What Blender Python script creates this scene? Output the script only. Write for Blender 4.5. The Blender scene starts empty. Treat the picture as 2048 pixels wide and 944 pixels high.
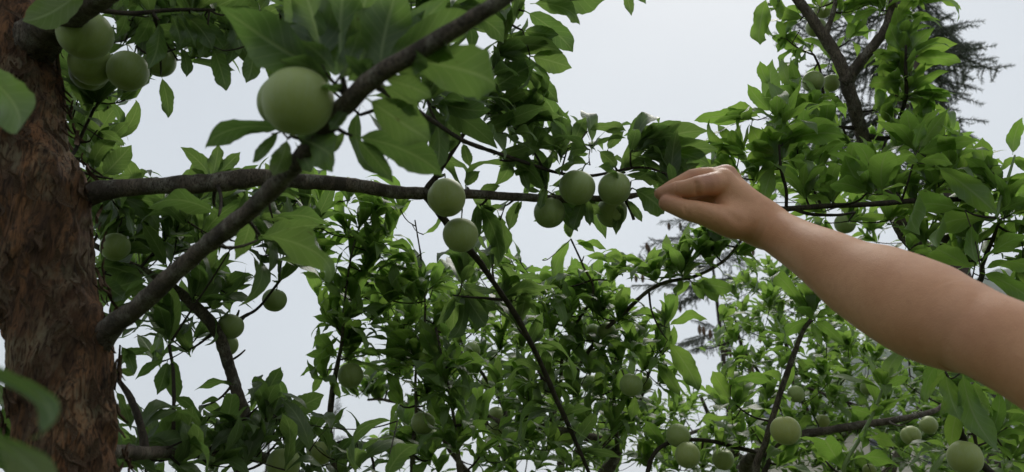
import bpy, math, random
import numpy as np
from mathutils import Vector, Matrix

random.seed(11)
np.random.seed(11)
PI = math.pi
sc = bpy.context.scene
C = sc.collection

# ------------------------------------------------------------------ camera
PITCH = math.radians(20.0)
CAMZ = 1.60
F = 1480.0                       # focal length in photograph pixels (2048 wide)
cam_d = bpy.data.cameras.new('camera')
cam = bpy.data.objects.new('camera', cam_d)
C.objects.link(cam)
cam.location = (0, 0, CAMZ)
cam.rotation_euler = (PI / 2 + PITCH, 0, 0)
cam_d.sensor_width = 36
cam_d.lens = F / 2048 * 36
cam_d.clip_start = 0.02
cam_d.clip_end = 3000
cam_d.dof.use_dof = True
cam_d.dof.focus_distance = 1.15
cam_d.dof.aperture_fstop = 7.5
sc.camera = cam

# ------------------------------------------------------------------ world, sun, exposure
SUN_EL, SUN_AZ = math.radians(50), math.radians(20)
w = bpy.data.worlds.new('World')
sc.world = w
w.use_nodes = True
nt = w.node_tree
nt.nodes.clear()
wo = nt.nodes.new('ShaderNodeOutputWorld')
bg = nt.nodes.new('ShaderNodeBackground')
sky = nt.nodes.new('ShaderNodeTexSky')
sky.sky_type = 'NISHITA'
sky.sun_disc = False
sky.sun_elevation = SUN_EL
sky.sun_rotation = SUN_AZ
sky.air_density = 1.0
sky.dust_density = 3.0
sky.ozone_density = 1.5
mixs = nt.nodes.new('ShaderNodeMix')
mixs.data_type = 'RGBA'
mixs.inputs[0].default_value = 0.93
nt.links.new(sky.outputs[0], mixs.inputs[6])
# closed cloud deck: pale grey with broad soft drifts
tc = nt.nodes.new('ShaderNodeTexCoord')
nz = nt.nodes.new('ShaderNodeTexNoise')
nz.inputs['Scale'].default_value = 1.6
nz.inputs['Detail'].default_value = 3
nt.links.new(tc.outputs['Generated'], nz.inputs['Vector'])
cr = nt.nodes.new('ShaderNodeValToRGB')
cr.color_ramp.elements[0].position = 0.3
cr.color_ramp.elements[0].color = (4.85, 5.22, 5.62, 1)
cr.color_ramp.elements[1].position = 0.7
cr.color_ramp.elements[1].color = (5.55, 5.95, 6.27, 1)
nt.links.new(nz.outputs['Fac'], cr.inputs[0])
nt.links.new(cr.outputs[0], mixs.inputs[7])
nt.links.new(mixs.outputs[2], bg.inputs[0])
bg.inputs[1].default_value = 0.1
nt.links.new(bg.outputs[0], wo.inputs[0])

sun_d = bpy.data.lights.new('sun', 'SUN')
sun_d.energy = 1.5
sun_d.angle = math.radians(25)
sun_d.color = (1.0, 0.96, 0.90)
sun = bpy.data.objects.new('sun', sun_d)
C.objects.link(sun)
sdir = Vector((math.sin(SUN_AZ) * math.cos(SUN_EL), math.cos(SUN_AZ) * math.cos(SUN_EL), math.sin(SUN_EL)))
sun.rotation_euler = (-sdir).to_track_quat('-Z', 'Y').to_euler()
sun.location = (0, 0, 30)

vs = sc.view_settings
vs.view_transform = 'Standard'
vs.look = 'None'
vs.exposure = 0.4
vs.gamma = 1.0
vs.use_curve_mapping = False
cy = sc.cycles
cy.use_denoising = True
cy.max_bounces = 10
cy.diffuse_bounces = 6
cy.glossy_bounces = 2
cy.transmission_bounces = 4
cy.transparent_max_bounces = 4
cy.caustics_reflective = False
cy.caustics_refractive = False

# ------------------------------------------------------------------ helpers
SP, CP = math.sin(PITCH), math.cos(PITCH)
FWD = np.array((0, CP, SP)); UPC = np.array((0, -SP, CP)); RGT = np.array((1.0, 0, 0))
CAM = np.array((0, 0, CAMZ))

def W(px, py, d):                                     # photo pixel + depth -> place in the orchard
    return CAM + FWD * d + RGT * ((px - 1024) / F * d) + UPC * ((472 - py) / F * d)

def proj(p):
    q = np.asarray(p) - CAM
    d = float(q @ FWD)
    return 1024 + float(q @ RGT) / d * F, 472 - float(q @ UPC) / d * F, d

def unit(v):
    v = np.asarray(v, float)
    return v / (np.linalg.norm(v) + 1e-12)

_h = np.random.RandomState(5).rand(64, 64, 64).astype(np.float32)
def vnoise(p):                                        # smooth value noise, tiles every 64
    p = np.asarray(p, np.float64)
    i = np.floor(p).astype(int); f = p - i
    f = f * f * (3 - 2 * f)
    i &= 63; j = (i + 1) & 63
    def g(a, b, c): return _h[a, b, c]
    x0, y0, z0 = i[..., 0], i[..., 1], i[..., 2]; x1, y1, z1 = j[..., 0], j[..., 1], j[..., 2]
    fx, fy, fz = f[..., 0], f[..., 1], f[..., 2]
    a = g(x0, y0, z0) * (1 - fx) + g(x1, y0, z0) * fx
    b = g(x0, y1, z0) * (1 - fx) + g(x1, y1, z0) * fx
    c = g(x0, y0, z1) * (1 - fx) + g(x1, y0, z1) * fx
    d = g(x0, y1, z1) * (1 - fx) + g(x1, y1, z1) * fx
    return (a * (1 - fy) + b * fy) * (1 - fz) + (c * (1 - fy) + d * fy) * fz

def fbm(p, o=4):
    s = 0; a = .5; p = np.asarray(p, float)
    for k in range(o):
        s = s + a * (vnoise(p * 2 ** k + 7.3 * k) - .5); a *= .5
    return s

def mesh_from(name, verts, faces, smooth=True, uv=None, mat=None):
    me = bpy.data.meshes.new(name)
    me.from_pydata([tuple(map(float, v)) for v in verts], [], [tuple(map(int, f)) for f in faces])
    if uv is not None:
        ul = me.uv_layers.new(name='UVMap')
        li = np.empty(len(me.loops), np.int32); me.loops.foreach_get('vertex_index', li)
        ul.data.foreach_set('uv', np.asarray(uv, np.float32)[li].ravel())
    if smooth:
        me.polygons.foreach_set('use_smooth', np.ones(len(me.polygons), bool))
    if mat: me.materials.append(mat)
    me.update()
    return me

def link(name, me, parent=None, M=None):
    o = bpy.data.objects.new(name, me)
    C.objects.link(o)
    if M is not None: o.matrix_basis = M
    if parent is not None:
        o.parent = parent
        off = origin_of(parent)
        o.matrix_basis = Matrix.Translation(-Vector(off)) @ o.matrix_basis
    return o

ORIG = {}
def origin_of(o): return ORIG.get(o.name, (0, 0, 0))

def root(name, loc, label, cat, group=None):
    o = bpy.data.objects.new(name, None)
    C.objects.link(o)
    o.empty_display_size = .1
    o.location = tuple(map(float, loc))
    ORIG[o.name] = tuple(map(float, loc))
    tag(o, label, cat, group)
    return o

def tag(o, label=None, cat=None, group=None, kind=None):
    if label: o['label'] = label
    if cat: o['category'] = cat
    if group: o['group'] = group
    if kind: o['kind'] = kind
    return o

def resample(pts, rad, step):
    pts = np.asarray(pts, float); rad = np.asarray(rad, float)
    P = np.vstack([2 * pts[0] - pts[1], pts, 2 * pts[-1] - pts[-2]])
    out, ro = [], []
    for i in range(len(pts) - 1):
        p0, p1, p2, p3 = P[i:i + 4]
        n = max(1, int(np.linalg.norm(p2 - p1) / step))
        for k in range(n):
            t = k / n
            out.append(.5 * ((2 * p1) + (-p0 + p2) * t + (2 * p0 - 5 * p1 + 4 * p2 - p3) * t * t + (-p0 + 3 * p1 - 3 * p2 + p3) * t ** 3))
            ro.append(rad[i] * (1 - t) + rad[i + 1] * t)
    out.append(pts[-1]); ro.append(rad[-1])
    return np.array(out), np.array(ro)

def tube(pts, rad, seg=10, bump=0.0, bscale=60.0, fn=None):
    n = len(pts)
    T = np.gradient(pts, axis=0) if n > 2 else np.repeat([pts[-1] - pts[0]], n, 0)
    T /= np.linalg.norm(T, axis=1, keepdims=True) + 1e-12
    a = np.array((0, 0, 1.0)) if abs(T[0][2]) < .9 else np.array((1.0, 0, 0))
    N = unit(np.cross(T[0], a)); rows = []
    th = np.arange(seg) / seg * 2 * PI
    for i in range(n):
        N = unit(N - T[i] * (N @ T[i])); B = np.cross(T[i], N)
        rows.append(np.cos(th)[:, None] * N + np.sin(th)[:, None] * B)
    D = np.array(rows)
    R = np.repeat(np.asarray(rad)[:, None], seg, 1)
    base = pts[:, None, :] + D * R[..., None]
    if bump: R = R * (1 + bump * 2 * fbm(base * bscale, 3))
    if fn is not None: R = R + fn(base, th)
    V = (pts[:, None, :] + D * R[..., None]).reshape(-1, 3)
    idx = np.arange(n * seg).reshape(n, seg)
    nx = np.roll(idx, -1, 1)
    Fq = np.stack([idx[:-1], nx[:-1], nx[1:], idx[1:]], -1).reshape(-1, 4).tolist()
    Fq.append(list(idx[0][::-1])); Fq.append(list(idx[-1]))
    return V, Fq

# ------------------------------------------------------------------ materials
def new_mat(name):
    m = bpy.data.materials.new(name); m.use_nodes = True
    t = m.node_tree; b = t.nodes['Principled BSDF']
    return m, t, b

def N(t, kind, **kw):
    n = t.nodes.new(kind)
    for k, v in kw.items():
        if k in n.inputs: n.inputs[k].default_value = v
        else: setattr(n, k, v)
    return n

def ramp(t, src, stops):
    r = t.nodes.new('ShaderNodeValToRGB')
    e = r.color_ramp.elements
    while len(e) < len(stops): e.new(.5)
    for k, (p, c) in enumerate(stops):
        e[k].position = p; e[k].color = (*c, 1) if len(c) == 3 else c
    t.links.new(src, r.inputs[0])
    return r.outputs[0]

def mixc(t, fac, a, b, blend='MIX'):
    m = t.nodes.new('ShaderNodeMix'); m.data_type = 'RGBA'; m.blend_type = blend
    for s, k in ((fac, 0), (a, 6), (b, 7)):
        if hasattr(s, 'links'): t.links.new(s, m.inputs[k])
        elif isinstance(s, (int, float)): m.inputs[k].default_value = s
        else: m.inputs[k].default_value = (*s, 1)
    return m.outputs[2]

def math_(t, op, a, b=None, c=None):
    m = t.nodes.new('ShaderNodeMath'); m.operation = op
    for s, k in ((a, 0), (b, 1), (c, 2)):
        if s is None: continue
        if hasattr(s, 'links'): t.links.new(s, m.inputs[k])
        else: m.inputs[k].default_value = s
    return m.outputs[0]

def leaf_material(name, top_a, top_b, under, trans, trans_w=.45, rough=.42):
    m, t, b = new_mat(name)
    uv = N(t, 'ShaderNodeUVMap'); sep = N(t, 'ShaderNodeSeparateXYZ')
    t.links.new(uv.outputs[0], sep.inputs[0])
    u = sep.outputs[0]; v = math_(t, 'ABSOLUTE', math_(t, 'MULTIPLY_ADD', sep.outputs[1], 2.0, -1.0))
    # veins
    ph = math_(t, 'FRACT', math_(t, 'SUBTRACT', math_(t, 'MULTIPLY', u, 9.0), math_(t, 'MULTIPLY', math_(t, 'POWER', v, 0.8), 1.9)))
    tri = math_(t, 'ABSOLUTE', math_(t, 'SUBTRACT', ph, .5))
    lat = N(t, 'ShaderNodeMapRange', interpolation_type='SMOOTHSTEP'); t.links.new(tri, lat.inputs[0])
    for k, x in ((1, .0), (2, .10), (3, .55), (4, 0)): lat.inputs[k].default_value = x
    mid = N(t, 'ShaderNodeMapRange', interpolation_type='SMOOTHSTEP'); t.links.new(v, mid.inputs[0])
    for k, x in ((1, .025), (2, .11), (3, 1), (4, 0)): mid.inputs[k].default_value = x
    vein = math_(t, 'MAXIMUM', lat.outputs[0], mid.outputs[0])
    # tint: object random + per leaf attribute
    oi = N(t, 'ShaderNodeObjectInfo'); at = N(t, 'ShaderNodeAttribute', attribute_name='tint')
    rnd = math_(t, 'FRACT', math_(t, 'ADD', oi.outputs['Random'], at.outputs['Fac']))
    tex = N(t, 'ShaderNodeTexCoord')
    nz = N(t, 'ShaderNodeTexNoise', Scale=3.5, Detail=3.0); t.links.new(tex.outputs['UV'], nz.inputs['Vector'])
    top = mixc(t, rnd, top_a, top_b)
    yel = math_(t, 'MULTIPLY', math_(t, 'GREATER_THAN', rnd, .94), .6)
    top = mixc(t, yel, top, (.16, .17, .035))
    top = mixc(t, math_(t, 'MULTIPLY', nz.outputs['Fac'], .5), top, tuple(x * .75 for x in top_a))
    geo = N(t, 'ShaderNodeNewGeometry')
    col = mixc(t, geo.outputs['Backfacing'], top, mixc(t, rnd, under, tuple(x * .8 for x in under)))
    col = mixc(t, math_(t, 'MULTIPLY', vein, .7), col, (.23, .29, .13))
    # small blemishes
    vz = N(t, 'ShaderNodeTexNoise', Scale=9.0, Detail=2.0)
    mp = N(t, 'ShaderNodeVectorMath', operation='ADD'); cmb = N(t, 'ShaderNodeCombineXYZ')
    t.links.new(math_(t, 'MULTIPLY', rnd, 37.0), cmb.inputs[2]); t.links.new(tex.outputs['UV'], mp.inputs[0]); t.links.new(cmb.outputs[0], mp.inputs[1])
    t.links.new(mp.outputs[0], vz.inputs['Vector'])
    spot = N(t, 'ShaderNodeMapRange'); t.links.new(vz.outputs['Fac'], spot.inputs[0])
    for k, x in ((1, .70), (2, .76), (3, 0), (4, .6)): spot.inputs[k].default_value = x
    col = mixc(t, spot.outputs[0], col, (.10, .075, .03))
    t.links.new(col, b.inputs['Base Color'])
    b.inputs['Roughness'].default_value = rough
    b.inputs['Specular IOR Level'].default_value = .45
    bp = N(t, 'ShaderNodeBump', Strength=.35, Distance=.001); bp.invert = True
    t.links.new(vein, bp.inputs['Height']); t.links.new(bp.outputs[0], b.inputs['Normal'])
    tr = N(t, 'ShaderNodeBsdfTranslucent')
    tcol = mixc(t, rnd, trans, tuple(x * y for x, y in zip(trans, (.72, .82, .8))))
    tcol = mixc(t, math_(t, 'MULTIPLY', vein, .5), tcol, (.30, .40, .12))
    tcol = mixc(t, spot.outputs[0], tcol, (.05, .04, .01))
    t.links.new(tcol, tr.inputs[0])
    ms = N(t, 'ShaderNodeMixShader'); ms.inputs[0].default_value = trans_w
    t.links.new(b.outputs[0], ms.inputs[1]); t.links.new(tr.outputs[0], ms.inputs[2])
    t.links.new(ms.outputs[0], t.nodes['Material Output'].inputs[0])
    return m

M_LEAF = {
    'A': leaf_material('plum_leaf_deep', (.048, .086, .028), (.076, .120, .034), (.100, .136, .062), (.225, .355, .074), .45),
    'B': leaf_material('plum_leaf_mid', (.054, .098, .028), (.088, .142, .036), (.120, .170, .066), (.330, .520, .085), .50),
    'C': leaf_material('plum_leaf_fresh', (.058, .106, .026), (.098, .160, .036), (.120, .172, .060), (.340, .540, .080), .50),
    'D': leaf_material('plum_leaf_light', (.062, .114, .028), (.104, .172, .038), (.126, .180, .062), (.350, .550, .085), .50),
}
M_YOUNG = leaf_material('plum_leaf_young', (.12, .20, .03), (.16, .25, .035), (.15, .22, .06), (.30, .50, .06), .5)

def bark_material(name, dark, mid, red, lichen, lich_amt, scale=1.0, bump=.6):
    m, t, b = new_mat(name)
    tex = N(t, 'ShaderNodeTexCoord')
    mp = N(t, 'ShaderNodeMapping'); mp.inputs['Scale'].default_value = (1, 1, .22)
    t.links.new(tex.outputs['Object'], mp.inputs[0])
    n1 = N(t, 'ShaderNodeTexNoise', Scale=60 * scale, Detail=9.0, Roughness=.74, Distortion=2.2); t.links.new(mp.outputs[0], n1.inputs['Vector'])
    n2 = N(t, 'ShaderNodeTexNoise', Scale=16 * scale, Detail=5.0, Distortion=.8); t.links.new(mp.outputs[0], n2.inputs['Vector'])
    n3 = N(t, 'ShaderNodeTexNoise', Scale=170 * scale, Detail=4.0, Distortion=2.0); t.links.new(mp.outputs[0], n3.inputs['Vector'])
    n4 = N(t, 'ShaderNodeTexNoise', Scale=15 * scale, Detail=6.0, Roughness=.7); t.links.new(tex.outputs['Object'], n4.inputs['Vector'])
    c = ramp(t, n1.outputs['Fac'], [(.36, dark), (.47, mid), (.55, red), (.62, mid), (.70, tuple(x * .5 for x in mid))])
    c = mixc(t, ramp(t, n2.outputs['Fac'], [(.40, (0, 0, 0)), (.62, (1, 1, 1))]), c, tuple(x * .55 for x in mid), 'MIX')
    c = mixc(t, ramp(t, n3.outputs['Fac'], [(.34, (.75, .75, .75)), (.50, (0, 0, 0))]), c, dark)
    lf = N(t, 'ShaderNodeMapRange'); t.links.new(n4.outputs['Fac'], lf.inputs[0])
    for k, x in ((1, .50), (2, .66), (3, 0), (4, lich_amt)): lf.inputs[k].default_value = x
    lm = math_(t, 'MULTIPLY', lf.outputs[0], ramp(t, n3.outputs['Fac'], [(.38, (0, 0, 0)), (.56, (1, 1, 1))]))
    c = mixc(t, lm, c, lichen)
    t.links.new(c, b.inputs['Base Color'])
    b.inputs['Roughness'].default_value = .88
    b.inputs['Specular IOR Level'].default_value = .25
    h = math_(t, 'ADD', math_(t, 'MULTIPLY', n1.outputs['Fac'], 1.0), math_(t, 'MULTIPLY', n3.outputs['Fac'], .35))
    bp = N(t, 'ShaderNodeBump', Strength=min(1, bump * 1.4), Distance=.009 / scale)
    t.links.new(h, bp.inputs['Height']); t.links.new(bp.outputs[0], b.inputs['Normal'])
    return m

M_TRUNK = bark_material('plum_trunk_bark', (.020, .012, .008), (.140, .076, .042), (.320, .150, .066), (.27, .24, .155), .6)
M_FLAKE = bark_material('peeling_bark', (.045, .026, .016), (.170, .100, .060), (.330, .165, .080), (.32, .30, .21), .8, 1.6)
M_LIMB = bark_material('plum_limb_bark', (.030, .023, .018), (.135, .108, .086), (.215, .168, .130), (.30, .285, .24), .85, 2.4, 1.0)
M_TWIG = bark_material('plum_twig_bark', (.018, .014, .011), (.050, .040, .028), (.075, .055, .036), (.11, .10, .07), .3, 3.0, .5)
M_SPRBARK = bark_material('spruce_bark', (.03, .024, .02), (.09, .07, .055), (.12, .09, .07), (.18, .18, .15), .5, .6)

def simple(name, col, rough=.6, **kw):
    m, t, b = new_mat(name)
    b.inputs['Base Color'].default_value = (*col, 1); b.inputs['Roughness'].default_value = rough
    for k, v in kw.items(): b.inputs[k.replace('_', ' ')].default_value = v
    return m

def plum_material():
    m, t, b = new_mat('green_plum_skin')
    tex = N(t, 'ShaderNodeTexCoord'); oi = N(t, 'ShaderNodeObjectInfo')
    n1 = N(t, 'ShaderNodeTexNoise', Scale=2.2, Detail=4.0); t.links.new(tex.outputs['Object'], n1.inputs['Vector'])
    mp = N(t, 'ShaderNodeMapping'); mp.inputs['Scale'].default_value = (1, 1, .25); t.links.new(tex.outputs['Object'], mp.inputs[0])
    n2 = N(t, 'ShaderNodeTexNoise', Scale=14.0, Detail=5.0, Roughness=.7); t.links.new(mp.outputs[0], n2.inputs['Vector'])
    n3 = N(t, 'ShaderNodeTexVoronoi', Scale=26.0); t.links.new(tex.outputs['Object'], n3.inputs['Vector'])
    at = N(t, 'ShaderNodeAttribute', attribute_name='ripe', attribute_type='OBJECT')
    g = mixc(t, at.outputs['Fac'], (.250, .322, .092), (.450, .430, .110))
    g = mixc(t, math_(t, 'MULTIPLY', n1.outputs['Fac'], .6), g, (.200, .265, .072))
    g = mixc(t, ramp(t, n2.outputs['Fac'], [(.45, (0, 0, 0)), (.75, (.28, .28, .28))]), g, (.34, .40, .26))
    g = mixc(t, ramp(t, n3.outputs['Distance'], [(.06, (.35, .35, .35)), (.13, (0, 0, 0))]), g, (.42, .46, .30))
    t.links.new(g, b.inputs['Base Color'])
    b.inputs['Roughness'].default_value = .52
    b.inputs['Subsurface Weight'].default_value = .12
    b.inputs['Subsurface Radius'].default_value = (.004, .006, .002)
    b.inputs['Sheen Weight'].default_value = .28
    b.inputs['Sheen Roughness'].default_value = .45
    b.inputs['Sheen Tint'].default_value = (.85, .92, .85, 1)
    bp = N(t, 'ShaderNodeBump', Strength=.06, Distance=.002)
    t.links.new(n2.outputs['Fac'], bp.inputs['Height']); t.links.new(bp.outputs[0], b.inputs['Normal'])
    return m
M_PLUM = plum_material()
M_STEM = simple('fruit_stem', (.09, .12, .045), .6)

def skin_material():
    m, t, b = new_mat('skin')
    tex = N(t, 'ShaderNodeTexCoord')
    n1 = N(t, 'ShaderNodeTexNoise', Scale=18.0, Detail=4.0); t.links.new(tex.outputs['Object'], n1.inputs['Vector'])
    n2 = N(t, 'ShaderNodeTexNoise', Scale=140.0, Detail=5.0); t.links.new(tex.outputs['Object'], n2.inputs['Vector'])
    vo = N(t, 'ShaderNodeTexVoronoi', Scale=900.0); t.links.new(tex.outputs['Object'], vo.inputs['Vector'])
    c = mixc(t, ramp(t, n1.outputs['Fac'], [(.35, (0, 0, 0)), (.65, (1, 1, 1))]), (.57, .280, .148), (.63, .328, .182))
    c = mixc(t, ramp(t, n2.outputs['Fac'], [(.45, (0, 0, 0)), (.75, (.35, .35, .35))]), c, (.49, .225, .118))
    at = N(t, 'ShaderNodeAttribute', attribute_name='flush')
    c = mixc(t, at.outputs['Fac'], c, (.44, .20, .135))
    t.links.new(c, b.inputs['Base Color'])
    b.inputs['Roughness'].default_value = .50
    b.inputs['Specular IOR Level'].default_value = .4
    b.inputs['Subsurface Weight'].default_value = .12
    b.inputs['Subsurface Radius'].default_value = (.012, .005, .003)
    h = math_(t, 'ADD', vo.outputs['Distance'], math_(t, 'MULTIPLY', n2.outputs['Fac'], 1.2))
    bp = N(t, 'ShaderNodeBump', Strength=.22, Distance=.0012)
    t.links.new(h, bp.inputs['Height']); t.links.new(bp.outputs[0], b.inputs['Normal'])
    return m
M_SKIN = skin_material()
M_NAIL = simple('fingernail', (.55, .36, .28), .3)

def needle_material():
    m, t, b = new_mat('spruce_needles')
    oi = N(t, 'ShaderNodeObjectInfo')
    tex = N(t, 'ShaderNodeTexCoord'); n1 = N(t, 'ShaderNodeTexNoise', Scale=9.0, Detail=2.0); t.links.new(tex.outputs['Object'], n1.inputs['Vector'])
    c = mixc(t, n1.outputs['Fac'], (.11, .135, .105), (.20, .225, .165))
    t.links.new(c, b.inputs['Base Color']); b.inputs['Roughness'].default_value = .55
    return m
M_NEEDLE = needle_material()

def ground_material():
    m, t, b = new_mat('orchard_grass')
    tex = N(t, 'ShaderNodeTexCoord')
    n1 = N(t, 'ShaderNodeTexNoise', Scale=.6, Detail=8.0); t.links.new(tex.outputs['Object'], n1.inputs['Vector'])
    n2 = N(t, 'ShaderNodeTexNoise', Scale=25.0, Detail=6.0); t.links.new(tex.outputs['Object'], n2.inputs['Vector'])
    c = ramp(t, n1.outputs['Fac'], [(.35, (.12, .085, .05)), (.5, (.07, .105, .035)), (.65, (.10, .14, .05))])
    c = mixc(t, n2.outputs['Fac'], c, (.05, .075, .025))
    t.links.new(c, b.inputs['Base Color']); b.inputs['Roughness'].default_value = .95
    bp = N(t, 'ShaderNodeBump', Strength=.8, Distance=.05); t.links.new(n2.outputs['Fac'], bp.inputs['Height']); t.links.new(bp.outputs[0], b.inputs['Normal'])
    return m
M_GROUND = ground_material()

def hill_material():
    m, t, b = new_mat('wooded_hillside')
    tex = N(t, 'ShaderNodeTexCoord')
    n1 = N(t, 'ShaderNodeTexNoise', Scale=.05, Detail=8.0); t.links.new(tex.outputs['Object'], n1.inputs['Vector'])
    c = ramp(t, n1.outputs['Fac'], [(.35, (.035, .06, .03)), (.55, (.07, .10, .05)), (.7, (.14, .13, .09))])
    t.links.new(c, b.inputs['Base Color']); b.inputs['Roughness'].default_value = 1
    return m
M_HILL = hill_material()

# ------------------------------------------------------------------ setting: ground and hills
n = 60
xs = np.linspace(-420, 420, n); ys = np.linspace(-420, 420, n)
X, Y = np.meshgrid(xs, ys)
Z = np.clip(fbm(np.stack([X * .02, Y * .02, X * 0], -1), 3), -1, 1) * .8 * np.clip(np.hypot(X, Y) / 60 - .15, 0, 1)
V = np.stack([X, Y, Z], -1).reshape(-1, 3)
idx = np.arange(n * n).reshape(n, n)
FQ = np.stack([idx[:-1, :-1], idx[:-1, 1:], idx[1:, 1:], idx[1:, :-1]], -1).reshape(-1, 4)
tag(link('ground', mesh_from('ground', V, FQ, mat=M_GROUND)), kind='structure')

nx_, ny_ = 90, 26
U_, V_ = np.meshgrid(np.linspace(0, 1, nx_), np.linspace(0, 1, ny_))
HX = -260 + 640 * U_; HY = 235 + 180 * V_
ridge = 6 + 112 * np.exp(-((HX - 265) / 115) ** 2)
HZ = -3 + ridge * np.sin(np.clip(V_ * 1.25, 0, 1) * PI / 2) * (1 + .5 * fbm(np.stack([HX * .02, HY * .02, HX * 0], -1), 5)) + 5 * fbm(np.stack([HX * .15, HY * .15, HX * 0], -1), 3)
idx = np.arange(nx_ * ny_).reshape(ny_, nx_)
FQ = np.stack([idx[:-1, :-1], idx[:-1, 1:], idx[1:, 1:], idx[1:, :-1]], -1).reshape(-1, 4)
tag(link('hills', mesh_from('hills', np.stack([HX, HY, HZ], -1).reshape(-1, 3), FQ, mat=M_HILL)), kind='structure')

def box(name, lo, hi, mat, parent=None):
    lo, hi = np.array(lo, float), np.array(hi, float)
    v = [(x, y, z) for x in (lo[0], hi[0]) for y in (lo[1], hi[1]) for z in (lo[2], hi[2])]
    f = [(0, 1, 3, 2), (4, 6, 7, 5), (0, 4, 5, 1), (2, 3, 7, 6), (0, 2, 6, 4), (1, 5, 7, 3)]
    return link(name, mesh_from(name, v, f, smooth=False, mat=mat), parent)

# a pale farmhouse beyond the orchard, glimpsed through the lower leaves
M_WALL = simple('cream_render', (.62, .56, .46), .9); M_ROOF = simple('roof_slate', (.17, .18, .21), .8)
M_GLASS = simple('window_glass', (.05, .06, .07), .1); M_WOOD = simple('door_wood', (.14, .09, .06), .6)
hc = np.array((21.5, 42.0, 0))
house = root('farmhouse', hc, 'pale cream farmhouse glimpsed through the leaves at lower right', 'house')
box('wall', hc + (-6, 0, -.3), hc + (6, 7, 5.6), M_WALL, house)
rv = [hc + p for p in ((-6.6, -.6, 5.5), (6.6, -.6, 5.5), (6.6, 7.6, 5.5), (-6.6, 7.6, 5.5), (-6.6, 3.5, 7.6), (6.6, 3.5, 7.6))]
link('roof', mesh_from('roof', rv, [(0, 1, 5, 4), (2, 3, 4, 5), (0, 4, 3), (1, 2, 5), (3, 2, 1, 0)], smooth=False, mat=M_ROOF), house)
for wx in (-4.2, -1.4, 1.4, 4.2):
    for wz in (1.0, 3.7):
        if wx == 1.4 and wz == 1.0:
            box('door', hc + (wx - .5, -.06, 0), hc + (wx + .5, -.003, 2.1), M_WOOD, house); continue
        box('window', hc + (wx - .5, -.05, wz), hc + (wx + .5, -.003, wz + 1.3), M_GLASS, house)

# ------------------------------------------------------------------ leaves
def leaf_arrays(bend, fold, twist, wav, nseg, half, seed, wr=.45):
    rs = np.random.RandomState(seed)
    ts = np.r_[0, np.linspace(.085, 1, nseg)]
    th = bend * (.5 - ts ** 1.25) + bend * .05
    dt = np.diff(ts, prepend=0)
    x = np.cumsum(np.cos(th) * dt); z = np.cumsum(np.sin(th) * dt)
    a = math.atan2(z[-1] - z[0], x[-1] - x[0]); L = math.hypot(x[-1] - x[0], z[-1] - z[0])
    x, z = x - x[0], z - z[0]
    x, z = (x * math.cos(a) + z * math.sin(a)) / L, (-x * math.sin(a) + z * math.cos(a)) / L
    th = th - a
    s = np.clip((ts - .085) / .915, 0, 1)
    f = s ** .78 * (1 - s) ** .80
    f /= f.max()
    sm = np.clip((s - .72) / .28, 0, 1); sm = sm * sm * (3 - 2 * sm)
    wd = .5 * wr * f * (1 - .62 * sm) + .010 * (1 - s) + .003
    lat = rs.uniform(-.05, .05)
    vs_, uv, rows = [], [], []
    cols = np.linspace(-1, 1, 2 * half + 1)
    ph = rs.uniform(0, 6, 2)
    for i, t in enumerate(ts):
        row = []
        tw = twist * (t - .3)
        for v in cols:
            y = wd[i] * v
            fo = fold * (1 - .35 * t)
            yy = y * math.cos(fo)
            zz = abs(y) * math.sin(fo) - .9 * y * y * (1 + .6 * t)
            zz += wav * abs(v) ** 1.5 * math.sin(t * 11 + ph[0 if v < 0 else 1]) * wd[i] * 2
            if half > 2 and abs(v) == 1: yy *= 1 + .05 * math.sin(i * 2.6)
            y2 = yy * math.cos(tw) - zz * math.sin(tw); z2 = yy * math.sin(tw) + zz * math.cos(tw)
            nxv, nzv = -math.sin(th[i]), math.cos(th[i])
            row.append(len(vs_))
            vs_.append((x[i] + nxv * z2, y2 + lat * math.sin(t * PI), z[i] + nzv * z2))
            uv.append((t, .5 + .5 * v))
        rows.append(row)
    fs = []
    for i in range(len(ts) - 1):
        for j in range(2 * half):
            fs.append((rows[i][j], rows[i][j + 1], rows[i + 1][j + 1], rows[i + 1][j]))
    return np.array(vs_), np.array(fs), np.array(uv)

BENDS = (.6, 1.15, 1.75, 2.4)
LO, HI = [], []
for k in range(12):
    LO.append(leaf_arrays(BENDS[k % 4] + random.uniform(-.15, .2), random.uniform(.15, .5), random.uniform(-.5, .5), random.uniform(.05, .22), 10, 2, k, random.uniform(.23, .31)))
for k in range(12):
    HI.append(leaf_arrays(BENDS[k % 4], random.uniform(.15, .45), random.uniform(-.5, .5), random.uniform(.06, .2), 16, 4, 40 + k, .46))
LEAF_ME = {}
def leaf_mesh(key, kind, k):
    q = (key, kind, k)
    if q not in LEAF_ME:
        v, f, uv = (HI if kind == 'hi' else LO)[k]
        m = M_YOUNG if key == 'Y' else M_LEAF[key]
        me = mesh_from('leaf', v, f, uv=uv, mat=m)
        LEAF_ME[q] = me
    return LEAF_ME[q]

def frame(base, tip, normal, wy=1.0):
    d = np.asarray(tip) - np.asarray(base); L = np.linalg.norm(d)
    x = d / L
    z = unit(normal - x * (normal @ x)); y = np.cross(z, x)
    return Matrix(((x[0] * L, y[0] * L * wy, z[0] * L, base[0]), (x[1] * L, y[1] * L * wy, z[1] * L, base[1]),
                   (x[2] * L, y[2] * L * wy, z[2] * L, base[2]), (0, 0, 0, 1))), L

def inpoly(x, y, poly):
    r = False; j = len(poly) - 1
    for i in range(len(poly)):
        xi, yi = poly[i]; xj, yj = poly[j]
        if (yi > y) != (yj > y) and x < (xj - xi) * (y - yi) / (yj - yi) + xi: r = not r
        j = i
    return r

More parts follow.
